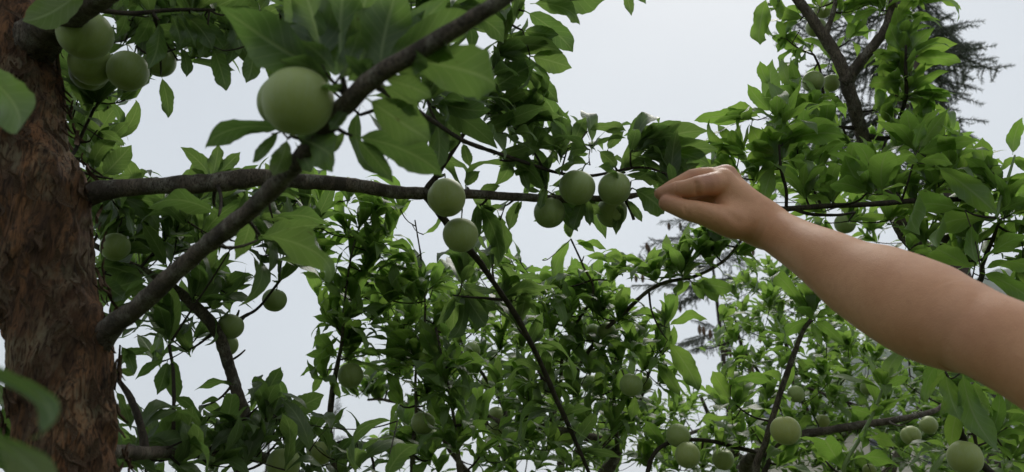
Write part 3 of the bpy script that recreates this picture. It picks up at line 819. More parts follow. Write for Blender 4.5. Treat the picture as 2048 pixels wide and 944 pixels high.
# large leaves close to the lens on the diagonal branch
for a in (
 (655, 150, .495, 438, 12, .50, .42, 68, 0), (650, 130, .495, 595, -60, .52, .46, 75, 0), (682, 140, .495, 690, -60, .52, .44, 78, 0), (690, 140, .495, 810, -10, .52, .44, 72, 0),
 (758, 150, .49, 800, -40, .50, .52, 78, 0), (765, 120, .485, 960, 28, .47, .36, 62, 2), (800, 118, .48, 990, 178, .44, .46, 60, 2), (760, 155, .485, 862, 195, .47, .42, 48, 1),
 (730, 195, .50, 860, 282, .49, .56, 62, 1), (705, 272, .52, 886, 352, .52, .40, 55, 1), (712, 274, .52, 786, 366, .53, .36, 60, 1), (690, 262, .53, 662, 308, .53, .40, 62, 1),
 (580, 272, .53, 668, 332, .50, .56, 60, 1), (575, 275, .54, 545, 352, .53, .52, 65, 1), (565, 262, .55, 410, 300, .53, .34, 35, 3), (560, 262, .55, 505, 325, .54, .30, 60, 2),
 (660, 170, .495, 560, 120, .49, .50, 30, 1), (665, 165, .495, 545, 150, .50, .42, 40, 1), (670, 150, .49, 600, 80, .49, .46, 70, 1), (690, 165, .495, 745, 120, .48, .46, 60, 1), (680, 160, .49, 720, 60, .49, .46, 70, 1),
 (740, 165, .49, 690, 110, .48, .44, 60, 1), (770, 150, .485, 855, 120, .46, .44, 55, 1), (700, 210, .50, 660, 260, .49, .4, 55, 1),
 (640, 120, .50, 520, 60, .52, .44, 62, 1), (655, 110, .52, 560, -30, .54, .44, 70, 0), (700, 120, .52, 745, -40, .54, .44, 72, 0), (720, 140, .50, 850, 20, .52, .40, 66, 1), (780, 110, .50, 900, -10, .52, .38, 66, 1), (640, 140, .50, 575, 60, .51, .46, 66, 1), (745, 150, .50, 790, 60, .52, .48, 70, 0), (700, 190, .50, 640, 175, .48, .40, 30, 1), (690, 150, .52, 640, 40, .55, .44, 72, 0), (820, 110, .49, 905, 110, .46, .42, 45, 1), (760, 170, .50, 840, 230, .50, .44, 55, 1), (545, 268, .56, 470, 262, .56, .30, 30, 2), (590, 285, .54, 620, 345, .53, .5, 60, 1),
 # leaves out of focus in front of the trunk and at the left edge
 (-60, 130, .45, 32, 268, .43, .50, 65, 1), (175, -30, .66, 45, 42, .62, .44, 65, 1), (-190, 700, .26, 56, 880, .24, .12, 88, 3), (-170, 815, .26, 104, 1020, .24, .12, 88, 1),
 (15, 960, .62, -20, 860, .62, .5, 60, 1), (30, 900, .95, 5, 820, .95, .5, 60, 1),
 # around the top-left twig
 (322, 150, .90, 336, 236, .90, .36, 62, 1), (425, 92, .84, 452, 182, .84, .46, 66, 1), (505, 85, .80, 492, 166, .80, .50, 66, 1), (360, 92, .88, 373, 154, .88, .42, 62, 1), (535, 95, .72, 545, 172, .74, .40, 65, 1),
 (318, 40, .80, 296, 138, .80, .40, 62, 1), (340, 22, .82, 362, 92, .82, .40, 62, 0), (350, 22, .82, 392, 95, .82, .34, 62, 0), (360, 22, .82, 425, 100, .82, .40, 60, 1), (395, 30, .84, 455, 112, .84, .36, 58, 1), (430, 30, .84, 515, 55, .82, .56, 60, 1), (520, 20, .78, 470, 80, .80, .52, 66, 1),
 (450, 30, .83, 478, 110, .82, .40, 62, 1), (470, 40, .84, 455, 130, .84, .36, 62, 1), (410, 30, .86, 398, 118, .86, .36, 62, 1), (440, 60, .90, 430, 150, .90, .34, 62, 1), (480, 60, .88, 520, 130, .88, .40, 60, 1), (500, 20, .80, 560, 70, .78, .46, 60, 1), (380, 30, .84, 352, 105, .84, .34, 62, 1), (300, 30, .84, 268, 90, .86, .40, 60, 1), (280, 30, .86, 320, 95, .88, .4, 60, 1), (250, 28, .84, 232, 75, .86, .44, 60, 1), (300, 25, .82, 280, -20, .82, .4, 66, 1), (345, 20, .82, 330, -35, .82, .4, 66, 1), (390, 18, .84, 420, -30, .84, .4, 66, 1), (225, 22, .82, 240, -10, .82, .5, 60, 1),
 (205, 352, .93, 263, 290, .95, .62, 70, 1), (170, 368, .93, 222, 335, .95, .60, 66, 1), (150, 308, .93, 182, 336, .95, .40, 50, 1), (226, 358, .88, 262, 352, .88, .42, 50, 1), (180, 282, .95, 186, 302, .95, .34, 60, 0), (195, 260, .95, 248, 292, .95, .4, 50, 1),
 (418, 350, .85, 361, 294, .86, .50, 66, 1), (425, 352, .85, 437, 288, .86, .52, 72, 0), (434, 352, .85, 481, 304, .86, .44, 60, 1), (438, 356, .85, 488, 338, .86, .36, 45, 1), (412, 354, .85, 382, 338, .84, .5, 50, 1), (405, 356, .85, 392, 350, .84, .6, 50, 1),
 (437, 432, .76, 296, 418, .72, .50, 35, 2), (180, 600, 1.02, 292, 560, 1.05, .56, 70, 1), (180, 530, 1.03, 288, 566, 1.06, .40, 66, 1), (185, 560, 1.0, 250, 600, 1.0, .6, 70, 1),
 (520, 470, .62, 657, 568, .58, .44, 50, 2), (515, 480, .70, 640, 450, .72, .4, 45, 1), (500, 440, .70, 470, 520, .72, .4, 62, 1), (545, 436, .85, 655, 450, .87, .40, 40, 1), (460, 500, 1.0, 436, 545, 1.0, .36, 66, 0),
 (600, 395, 1.0, 520, 402, 1.0, .4, 45, 1),
 # the shoot above the fork
 (1085, 0, .93, 1212, -2, .93, .60, 66, 1), (1050, 22, .93, 1146, 104, .93, .40, 50, 2), (1045, 60, .93, 1118, 70, .93, .46, 58, 1), (1060, 112, .93, 1144, 136, .93, .58, 62, 0), (1050, 140, .93, 1116, 206, .93, .36, 55, 2), (1038, 172, .95, 1106, 244, .95, .44, 60, 1),
 (1060, 8, .93, 1160, 50, .91, .36, 20, 2), (1248, -25, .93, 1263, 32, .93, .36, 65, 0), (1262, -30, .93, 1292, 8, .93, .4, 65, 0), (1030, -20, .93, 1036, 40, .93, .5, 65, 0), (975, 150, .93, 945, 100, .93, .4, 60, 1), (950, 170, .93, 890, 180, .92, .4, 40, 1),
 (925, 285, .85, 940, 335, .86, .44, 62, 0), (915, 280, .84, 880, 308, .84, .4, 45, 2),
 # the spray round the four plums
 (1135, 298, 1.0, 1120, 214, 1.0, .56, 72, 0), (1148, 292, 1.0, 1172, 234, 1.0, .56, 70, 1), (1125, 300, 1.0, 1058, 268, .99, .50, 60, 1), (1175, 262, 1.0, 1252, 262, .99, .34, 42, 2), (1215, 300, 1.0, 1248, 262, 1.0, .50, 66, 1),
 (1262, 300, .99, 1284, 224, 1.0, .44, 68, 1), (1270, 300, .99, 1362, 242, .99, .42, 55, 1), (1276, 302, .98, 1418, 262, .97, .36, 52, 1), (1280, 306, .98, 1436, 300, .96, .38, 50, 1), (1278, 312, .98, 1422, 334, .96, .32, 45, 2), (1275, 300, .99, 1335, 250, 1.0, .4, 60, 1), (1285, 312, .98, 1380, 345, .96, .34, 45, 1),
 (1264, 376, .97, 1328, 428, .93, .56, 60, 1), (1262, 362, .98, 1330, 366, .95, .40, 42, 1), (1170, 394, .97, 1146, 462, .96, .42, 60, 1), (1175, 396, .97, 1180, 452, .97, .4, 62, 1), (1092, 372, .96, 1080, 418, .95, .42, 60, 1), (1252, 398, .98, 1284, 444, .97, .32, 55, 1), (1242, 405, .99, 1232, 470, 1.0, .4, 60, 1),
 (1345, 372, .955, 1318, 318, .97, .36, 66, 1), (1345, 372, .955, 1352, 312, .97, .36, 70, 1), (1350, 372, .955, 1400, 326, .97, .36, 55, 1), (1342, 374, .955, 1290, 345, .96, .36, 50, 1), (1345, 372, .955, 1378, 316, .98, .36, 60, 1),
 (1150, 395, .98, 1205, 430, 1.0, .44, 62, 1), (1180, 300, .98, 1140, 318, .95, .6, 50, 2), (1195, 300, .98, 1230, 335, .96, .56, 50, 2), (1180, 330, .97, 1120, 352, .93, .4, 25, 2), (1190, 335, .97, 1235, 360, .94, .4, 25, 2),
 (1040, 398, .98, 1018, 462, .98, .42, 62, 1), (1010, 412, .98, 950, 450, .97, .32, 40, 3), (1045, 400, .98, 1030, 430, .98, .3, 60, 0), (955, 385, .96, 1000, 372, .96, .5, 45, 1), (930, 372, .95, 960, 342, .96, .56, 60, 1),
 (905, 590, 1.12, 903, 668, 1.14, .46, 70, 0), (940, 590, 1.12, 947, 652, 1.14, .40, 70, 0), (950, 590, 1.12, 975, 640, 1.14, .4, 65, 1),
 # lower left
 (525, 805, 1.05, 562, 734, 1.05, .42, 66, 1), (560, 838, 1.05, 648, 790, 1.05, .50, 66, 1), (795, 842, .95, 720, 940, .88, .34, 45, 3), (770, 960, .80, 838, 890, .80, .5, 40, 2), (400, 905, .95, 338, 818, .95, .5, 64, 1), (355, 890, .93, 385, 812, .93, .56, 68, 1),
 (375, 890, 1.0, 412, 832, 1.0, .34, 62, 1), (390, 900, 1.0, 460, 875, 1.0, .40, 55, 1), (470, 770, 1.2, 388, 782, 1.2, .30, 45, 1), (400, 812, 1.15, 438, 798, 1.15, .34, 45, 1), (475, 812, 1.18, 415, 838, 1.16, .34, 45, 2), (230, 780, .9, 262, 862, .9, .36, 66, 0), (222, 745, .9, 268, 752, .9, .44, 50, 1), (240, 690, .93, 268, 750, .93, .5, 55, 1), (232, 720, .92, 300, 700, .95, .4, 50, 1),
 (330, 720, .98, 270, 760, .98, .30, 50, 1), (335, 720, .98, 314, 790, .98, .44, 66, 0), (345, 715, .98, 350, 810, .99, .38, 68, 0), (370, 880, .9, 410, 960, .85, .6, 50, 1),
 # right of the limb, hanging in front of the dark bush
 ): H(*a)
for a in (
 (295, 15, .82, 6, 100), (390, 10, .84, 7, 80), (275, 45, .95, 7, -60), (245, 62, .98, 5, -30), (310, 62, .95, 7, -70), (380, 70, .90, 7, -75), (355, 120, .95, 4, -90), (425, 45, .88, 6, -60), (460, 60, .85, 6, -50), (300, 150, .98, 5, -80),
 (195, 205, .95, 11, 70), (175, 225, .95, 7, 40), (150, 165, .98, 5, 150), (140, 250, 1.0, 5, 100), (188, 362, .95, 5, 80), (250, 200, .98, 4, 10),
 (570, 55, .75, 7, -70), (640, 50, .80, 7, -40), (745, 60, .80, 7, 60), (830, 35, .80, 7, 40), (900, 20, .80, 5, -60), (640, 20, .75, 6, 90), (560, 20, .72, 6, -50), (780, 30, .72, 6, 120), (840, 150, .80, 6, -40), (720, 230, .60, 5, -60),
 (1012, 55, .93, 9, 90), (1000, 110, .93, 10, 20), (990, 150, .93, 9, 10), (975, 190, .94, 6, -10), (960, 40, .95, 6, 120), 
 (852, 195, .75, 8, 60), (870, 215, .78, 6, -70), (935, 235, .90, 8, 80), (965, 262, .92, 6, 20), (985, 230, .95, 7, 40), (1035, 260, .96, 8, 60), (1065, 300, 1.0, 9, 80), (1040, 330, .98, 6, -40), (1000, 320, .95, 6, -30),
 (1120, 310, 1.02, 9, 90), (1185, 290, 1.0, 9, 100), (1275, 300, .99, 10, 40), (1250, 345, 1.02, 8, 20), (1090, 375, 1.0, 9, 120), (1345, 365, .96, 6, 90), (1160, 410, 1.04, 5, -80), (1110, 390, 1.02, 6, -60), 
 (935, 375, .96, 5, 60), (960, 410, .97, 5, -40), (1000, 440, .99, 5, -60),
 (245, 425, 1.0, 9, 80), (215, 450, 1.02, 7, 60), (230, 400, .98, 6, -80), (370, 440, .95, 8, 90), (400, 458, 1.0, 6, 80), (330, 480, 1.1, 7, 90), (290, 500, 1.1, 6, 60), (430, 412, .9, 4, 20), (210, 530, 1.05, 6, 0), (260, 590, 1.2, 8, 90), (280, 545, 1.2, 6, 30), (330, 430, 1.1, 7, 90),
 (335, 675, 1.0, 13, 90), (345, 650, 1.0, 8, 90), (390, 590, 1.18, 9, 80), (420, 600, 1.18, 7, 30), (410, 560, 1.2, 7, 60), (350, 505, 1.15, 7, 60), (450, 585, 1.22, 5, 20), (395, 640, 1.2, 6, -60), (300, 600, 1.18, 5, -80),
 (540, 510, .92, 8, 60), (500, 500, .9, 7, -30), (560, 555, 1.28, 7, 70), (520, 440, .9, 6, -20), (460, 480, .95, 5, 0),
 (925, 560, 1.12, 12, 90), (925, 585, 1.12, 10, -90), (985, 530, 1.08, 7, 60), (1000, 600, 1.12, 7, 30), (1035, 655, 1.15, 9, 80), (1065, 690, 1.18, 8, 20), (1090, 780, 1.2, 8, 60), (1120, 840, 1.22, 8, 20), (1150, 900, 1.25, 8, 0), (1075, 740, 1.2, 6, 180), (1110, 820, 1.2, 7, 170), (1030, 600, 1.15, 8, 80),
 (540, 835, 1.08, 10, 95), (590, 825, 1.1, 9, 70), (545, 880, 1.1, 9, 60), (515, 790, 1.12, 7, 100), (620, 880, 1.15, 7, 90), (640, 850, 1.2, 5, 40), (460, 890, 1.1, 8, 60), (300, 920, .95, 8, 30), (420, 930, .98, 8, 60), (260, 920, .9, 6, -20), (500, 920, 1.0, 9, 80), (360, 930, .9, 6, 40), (480, 860, 1.2, 6, 30), (440, 850, 1.2, 5, 160), (490, 700, 1.25, 4, 70),
 (222, 650, 1.0, 4, 40), (240, 820, .95, 4, -40), (285, 870, .88, 5, 60), (570, 940, 1.0, 8, 80), (670, 920, 1.15, 7, 60), (720, 930, 1.0, 6, 80), (20, 930, 1.0, 6, 90), (0, 880, 1.0, 5, 60),
): tA.rosette(*a)

# unseen crown added to the near tree, blocking light from overhead and behind
t0 = trunk_P[-1]
SHADE_LIMBS = [[(t0[0], t0[1], t0[2], .022), (-.9, .5, 3.1, .02), (-.6, -.3, 3.3, .015), (-.2, -1.1, 3.2, .008)],
         [(-.95, .7, 2.75, .02), (-.3, .25, 3.0, .016), (.5, -.1, 3.0, .011), (1.2, -.5, 2.8, .006)],
         [(-.80, .62, 1.3, .02), (-1.2, -.2, 1.6, .016), (-.9, -1.1, 1.8, .012), (.1, -1.4, 1.7, .009), (1.0, -1.2, 1.5, .006)],
         [(-.85, .72, 2.1, .02), (-1.1, -.1, 2.3, .016), (-1.0, -.9, 2.4, .011), (-.6, -1.5, 2.3, .006)]]
for L_ in SHADE_LIMBS:
    q_ = trunk_P[int(np.argmin(np.abs(trunk_P[:, 2] - L_[0][2])))]
    L_[0] = (q_[0], q_[1], q_[2], L_[0][3])
    tA.branch(L_, metric=True, seg=8, step=.03)
nB = 0
while nB < 190:
    p = np.array((random.uniform(-1.7, 1.7), random.uniform(-1.9, .1), random.uniform(.9, 3.1)))
    if p[1] > -.45 and p[2] < 2.5: continue
    if math.hypot(p[0] - .2, p[1] + .1) < .45: continue          # where the photographer stands
    if random.random() < .5 and p[2] > 2.5: continue
    x, y, d = proj(p)
    tA.rosette(x, y, d, random.randint(8, 11), 90, .09, prune=False)
    nB += 1

# ------------------------------------------------------------------ tree B: behind, lower centre
tB = Tree('B', below(960, 2300, 1.62), 'plum tree with upright leafy shoots filling the lower centre', 'B', group='plum trees')
TREES['B'] = tB
f = below(960, 2300, 1.62)
j = W(960, 1150, 1.7)
tB.branch([(f[0], f[1], -.05, .075), (f[0], f[1], .5, .055), (j[0], j[1], j[2] - .3, .048), (j[0], j[1], j[2], .04)], 'trunk', M_TRUNK, 24, .2, 40, .02, True)
tB.branch([(960, 1150, 1.7, 60), (800, 1060, 1.6, 26), (690, 980, 1.5, 17), (662, 880, 1.46, 15), (664, 790, 1.44, 13), (683, 690, 1.42, 8), (690, 600, 1.4, 5.5), (705, 500, 1.4, 4), (730, 420, 1.4, 3)], seg=10)
tB.branch([(960, 1150, 1.7, 55), (1150, 1000, 1.75, 28), (1235, 905, 1.78, 22), (1170, 872, 1.8, 20), (1100, 858, 1.82, 18), (1020, 850, 1.85, 14), (960, 825, 1.9, 8), (905, 800, 1.9, 6)], seg=10)
tB.branch([(1020, 850, 1.87, 11), (1000, 800, 1.92, 9), (970, 755, 1.9, 8), (942, 715, 1.8, 6), (915, 670, 1.85, 5), (900, 620, 1.85, 4)], seg=8)
tB.branch([(1235, 905, 1.78, 14), (1215, 880, 1.76, 8), (1260, 830, 1.7, 8), (1285, 790, 1.65, 6), (1300, 740, 1.6, 5)], seg=8)
tB.branch([(1235, 905, 1.78, 12), (1232, 840, 1.7, 8), (1228, 780, 1.66, 7), (1240, 720, 1.6, 6)], seg=8)
tB.branch([(1100, 858, 1.82, 12), (1120, 790, 1.75, 9), (1160, 730, 1.68, 9), (1200, 670, 1.6, 9), (1245, 628, 1.56, 10), (1285, 590, 1.52, 9), (1330, 565, 1.48, 9), (1390, 553, 1.45, 8), (1450, 520, 1.42, 7), (1483, 480, 1.4, 6)], seg=8)
tB.branch([(960, 1150, 1.7, 40), (850, 1020, 1.5, 20), (825, 920, 1.42, 12), (832, 830, 1.42, 8), (832, 740, 1.42, 6), (850, 640, 1.42, 5), (845, 540, 1.42, 4), (830, 440, 1.4, 3)], seg=8)
tB.branch([(960, 1150, 1.7, 40), (930, 1000, 1.4, 18), (915, 900, 1.34, 9), (905, 820, 1.34, 7), (890, 740, 1.36, 5), (870, 650, 1.4, 5)], seg=8)
tB.branch([(1120, 790, 1.75, 8), (1130, 690, 1.65, 7), (1185, 590, 1.55, 6), (1165, 530, 1.5, 5), (1142, 478, 1.45, 4)], seg=8)
for a in (
 (905, 750, 1.4, 940, 720, 1.42, .36, 62, 1), (650, 738, 1.42, 600, 754, 1.4, .36, 45, 2), (650, 745, 1.42, 624, 788, 1.42, .36, 60, 1), (655, 750, 1.42, 680, 798, 1.42, .34, 60, 1),
 (1142, 478, 1.45, 1105, 560, 1.44, .32, 60, 1), (1142, 478, 1.45, 1132, 440, 1.45, .5, 66, 0), (1150, 480, 1.45, 1190, 505, 1.45, .36, 55, 1), (1150, 490, 1.45, 1213, 500, 1.44, .3, 45, 2), (1165, 535, 1.5, 1130, 545, 1.5, .4, 45, 2), (1168, 512, 1.5, 1232, 525, 1.5, .3, 40, 1), (1085, 520, 1.3, 1095, 518, 1.3, .3, 45, 2),
 (1335, 680, 1.45, 1396, 782, 1.4, .40, 50, 2), (1310, 720, 1.5, 1360, 792, 1.46, .36, 55, 1), (1335, 655, 1.5, 1415, 640, 1.46, .34, 45, 2), (1330, 640, 1.5, 1260, 630, 1.5, .34, 45, 2), (1305, 560, 1.48, 1310, 492, 1.5, .44, 70, 0), (1300, 545, 1.48, 1245, 510, 1.5, .4, 55, 1), (1270, 545, 1.48, 1230, 535, 1.5, .4, 45, 1),
 (1380, 560, 1.44, 1408, 600, 1.42, .4, 60, 1), (1400, 550, 1.44, 1435, 605, 1.42, .5, 60, 1), (1370, 560, 1.44, 1350, 592, 1.42, .5, 55, 1), (1335, 695, 1.5, 1285, 690, 1.45, .4, -10, 1), (1300, 690, 1.5, 1262, 700, 1.46, .5, -5, 1), (1325, 710, 1.5, 1300, 745, 1.46, .5, 10, 1), (1270, 790, 1.5, 1262, 842, 1.5, .44, 66, 0),
): tB.hero(*a)
for a in (
 (745, 505, 1.40, 11, 90), (735, 545, 1.42, 11, 90), (705, 600, 1.42, 11, 100), (672, 650, 1.43, 9, 120), (690, 690, 1.43, 10, 70), (665, 715, 1.43, 7, 140), (780, 600, 1.42, 10, 60), (745, 640, 1.45, 9, 60), (720, 450, 1.4, 9, 90), (745, 440, 1.4, 8, 80), (640, 455, 1.35, 8, 100), (600, 410, 1.3, 8, 90), (640, 400, 1.35, 7, 80), (800, 415, 1.35, 8, 90), (700, 400, 1.35, 6, 90), (560, 420, 1.3, 7, 100), (610, 470, 1.4, 7, 70), (590, 500, 1.45, 6, 60), (640, 520, 1.45, 6, 100), (780, 470, 1.4, 8, 80), (820, 520, 1.42, 8, 100), (640, 600, 1.5, 5, 120),
 (835, 560, 1.42, 10, 90), (845, 600, 1.42, 9, 60), (820, 650, 1.5, 9, 90), (790, 690, 1.5, 8, 70), (832, 715, 1.42, 12, 90), (860, 740, 1.42, 9, 40), (800, 750, 1.5, 8, 120), (850, 790, 1.42, 10, 80), (800, 810, 1.45, 7, 150), (900, 745, 1.38, 10, 90), (908, 815, 1.33, 13, 90), (880, 850, 1.36, 9, 140), (940, 850, 1.36, 9, 30), (918, 890, 1.34, 11, 90), (860, 920, 1.38, 9, 120), (965, 905, 1.4, 9, 50), (1010, 920, 1.5, 9, 80), (800, 920, 1.4, 8, 100), (830, 870, 1.42, 7, 170),
 (985, 790, 1.9, 8, 90), (1000, 700, 1.85, 10, 90), (960, 730, 1.85, 8, 90), (905, 640, 1.85, 10, 90), (950, 660, 1.85, 8, 90), (880, 690, 1.8, 8, 120), (1040, 760, 1.7, 9, 90), (1060, 820, 1.7, 9, 90), (1030, 850, 1.8, 7, 60), (1050, 890, 1.6, 10, 80), (1100, 900, 1.6, 9, 80), (1180, 840, 1.7, 9, 90), (1200, 790, 1.65, 8, 100), (1150, 770, 1.68, 9, 90), (1110, 720, 1.68, 9, 100), (1200, 900, 1.7, 8, 90), (1240, 870, 1.75, 8, 60), (1090, 640, 1.6, 9, 90), (1140, 630, 1.58, 9, 90),
 (1120, 575, 1.55, 8, 110), (1185, 590, 1.55, 9, 80), (1205, 635, 1.56, 9, 90), (1240, 640, 1.55, 8, 60), (1165, 680, 1.6, 8, 120), (1225, 560, 1.52, 7, 100), (1250, 530, 1.5, 7, 120), (1300, 545, 1.48, 9, 90), (1340, 545, 1.47, 9, 80), (1375, 530, 1.45, 9, 100), (1420, 525, 1.43, 8, 90), (1450, 490, 1.42, 9, 110), (1475, 510, 1.4, 6, 20), (1390, 570, 1.44, 6, -70), (1330, 650, 1.5, 11, 70), (1320, 700, 1.52, 9, 40), (1270, 700, 1.55, 8, 100), (1290, 740, 1.55, 8, 60), (1240, 720, 1.58, 8, 110), (1225, 770, 1.62, 8, 150), (1320, 770, 1.56, 7, 10), (1260, 820, 1.65, 6, 60), (1060, 550, 1.5, 8, 100), (1040, 520, 1.5, 8, 100), (1090, 590, 1.5, 8, 80),
): tB.rosette(*a)

# ------------------------------------------------------------------ tree C: at the right, behind the arm
tC = Tree('C', below(2180, 2500, 1.5), 'plum tree with dark forked limb rising at the right behind the arm', 'C', group='plum trees')
TREES['C'] = tC
f = below(2180, 2500, 1.5); j = W(2150, 1080, 1.6)
tC.branch([(f[0], f[1], -.05, .08), (f[0], f[1], .5, .058), (j[0], j[1], j[2] - .3, .05), (j[0], j[1], j[2], .042)], 'trunk', M_TRUNK, 24, .2, 40, .02, True)
tC.branch([(2150, 1080, 1.6, 80), (2140, 900, 1.62, 62), (2060, 720, 1.62, 54), (1930, 600, 1.6, 48), (1820, 470, 1.55, 44), (1748, 340, 1.5, 30), (1725, 265, 1.47, 29), (1700, 195, 1.45, 28), (1685, 140, 1.45, 27), (1655, 85, 1.46, 25), (1625, 40, 1.47, 23), (1590, -10, 1.48, 21), (1520, -120, 1.5, 16), (1470, -260, 1.5, 9), (1450, -360, 1.5, 3)], seg=16, bump=.2)
tC.branch([(1688, 168, 1.45, 34), (1710, 135, 1.44, 25), (1742, 95, 1.43, 23), (1772, 52, 1.42, 20), (1788, -5, 1.42, 17), (1800, -120, 1.42, 9), (1820, -250, 1.42, 3)], seg=14, bump=.2)
tC.branch([(1648, 74, 1.46, 18), (1660, 45, 1.46, 12), (1672, 0, 1.46, 10), (1685, -90, 1.46, 6), (1690, -200, 1.46, 3)], seg=10)
tC.branch([(1860, 520, 1.57, 26), (1930, 420, 1.40, 16), (1980, 402, 1.30, 12), (1880, 399, 1.25, 11), (1760, 407, 1.22, 12), (1650, 412, 1.20, 12), (1570, 418, 1.17, 13), (1530, 412, 1.15, 9), (1490, 400, 1.14, 5)], mat=M_TWIG, seg=9)
tC.branch([(1585, 417, 1.17, 9), (1620, 428, 1.2, 8), (1670, 430, 1.24, 7), (1710, 425, 1.3, 5)], mat=M_TWIG, seg=8)
tC.branch([(1572, 416, 1.17, 8), (1572, 380, 1.16, 7), (1562, 340, 1.15, 7), (1558, 290, 1.15, 5)], mat=M_TWIG, seg=8)
tC.branch([(2150, 1080, 1.6, 44), (1900, 1090, 1.55, 44), (1640, 1060, 1.42, 24), (1520, 960, 1.36, 18), (1532, 880, 1.35, 14), (1556, 800, 1.34, 13), (1580, 730, 1.33, 12), (1605, 665, 1.32, 10), (1622, 640, 1.31, 9)], mat=M_LIMB, seg=10)
tC.branch([(1520, 960, 1.37, 12), (1535, 915, 1.40, 10), (1470, 895, 1.46, 9), (1420, 882, 1.46, 9), (1370, 880, 1.46, 9), (1325, 892, 1.46, 9), (1300, 925, 1.46, 10), (1290, 990, 1.46, 9)], mat=M_TWIG, seg=8)
tC.branch([(2150, 1080, 1.6, 30), (1900, 1090, 1.55, 30), (1730, 1010, 1.3, 12), (1688, 945, 1.25, 9), (1718, 880, 1.25, 8), (1745, 830, 1.25, 7), (1765, 780, 1.25, 5), (1785, 735, 1.25, 3)], mat=simple('green_new_shoot', (.22, .30, .12), .5), seg=8, bump=.05)
tC.branch([(1930, 420, 1.40, 9), (1985, 440, 1.2, 8), (2000, 400, 1.2, 7), (2018, 350, 1.2, 6), (2030, 310, 1.2, 4)], mat=simple('green_shoot', (.18, .26, .10), .5), seg=8, bump=.05)
tC.branch([(1728, 272, 1.47, 14), (1780, 275, 1.45, 9), (1800, 235, 1.42, 8), (1812, 190, 1.38, 8), (1812, 140, 1.36, 7), (1812, 90, 1.35, 5)], mat=M_TWIG, seg=8)
tC.branch([(1720, 256, 1.47, 12), (1680, 254, 1.46, 7), (1640, 250, 1.45, 6)], mat=M_TWIG, seg=8)
tC.branch([(1675, 195, 1.45, 10), (1650, 195, 1.45, 6), (1640, 140, 1.46, 5), (1628, 110, 1.46, 5)], mat=M_TWIG, seg=8)
tC.branch([(2150, 1040, 1.6, 26), (2000, 960, 1.4, 18), (1925, 870, 1.2, 14), (1935, 790, 1.1, 12), (1945, 850, 1.1, 10), (1955, 900, 1.1, 6)], mat=M_TWIG, seg=8)
tC.branch([(1930, 600, 1.6, 20), (1960, 560, 1.4, 12), (1965, 530, 1.3, 10), (1985, 480, 1.25, 8), (2000, 440, 1.2, 6)], mat=M_TWIG, seg=8)
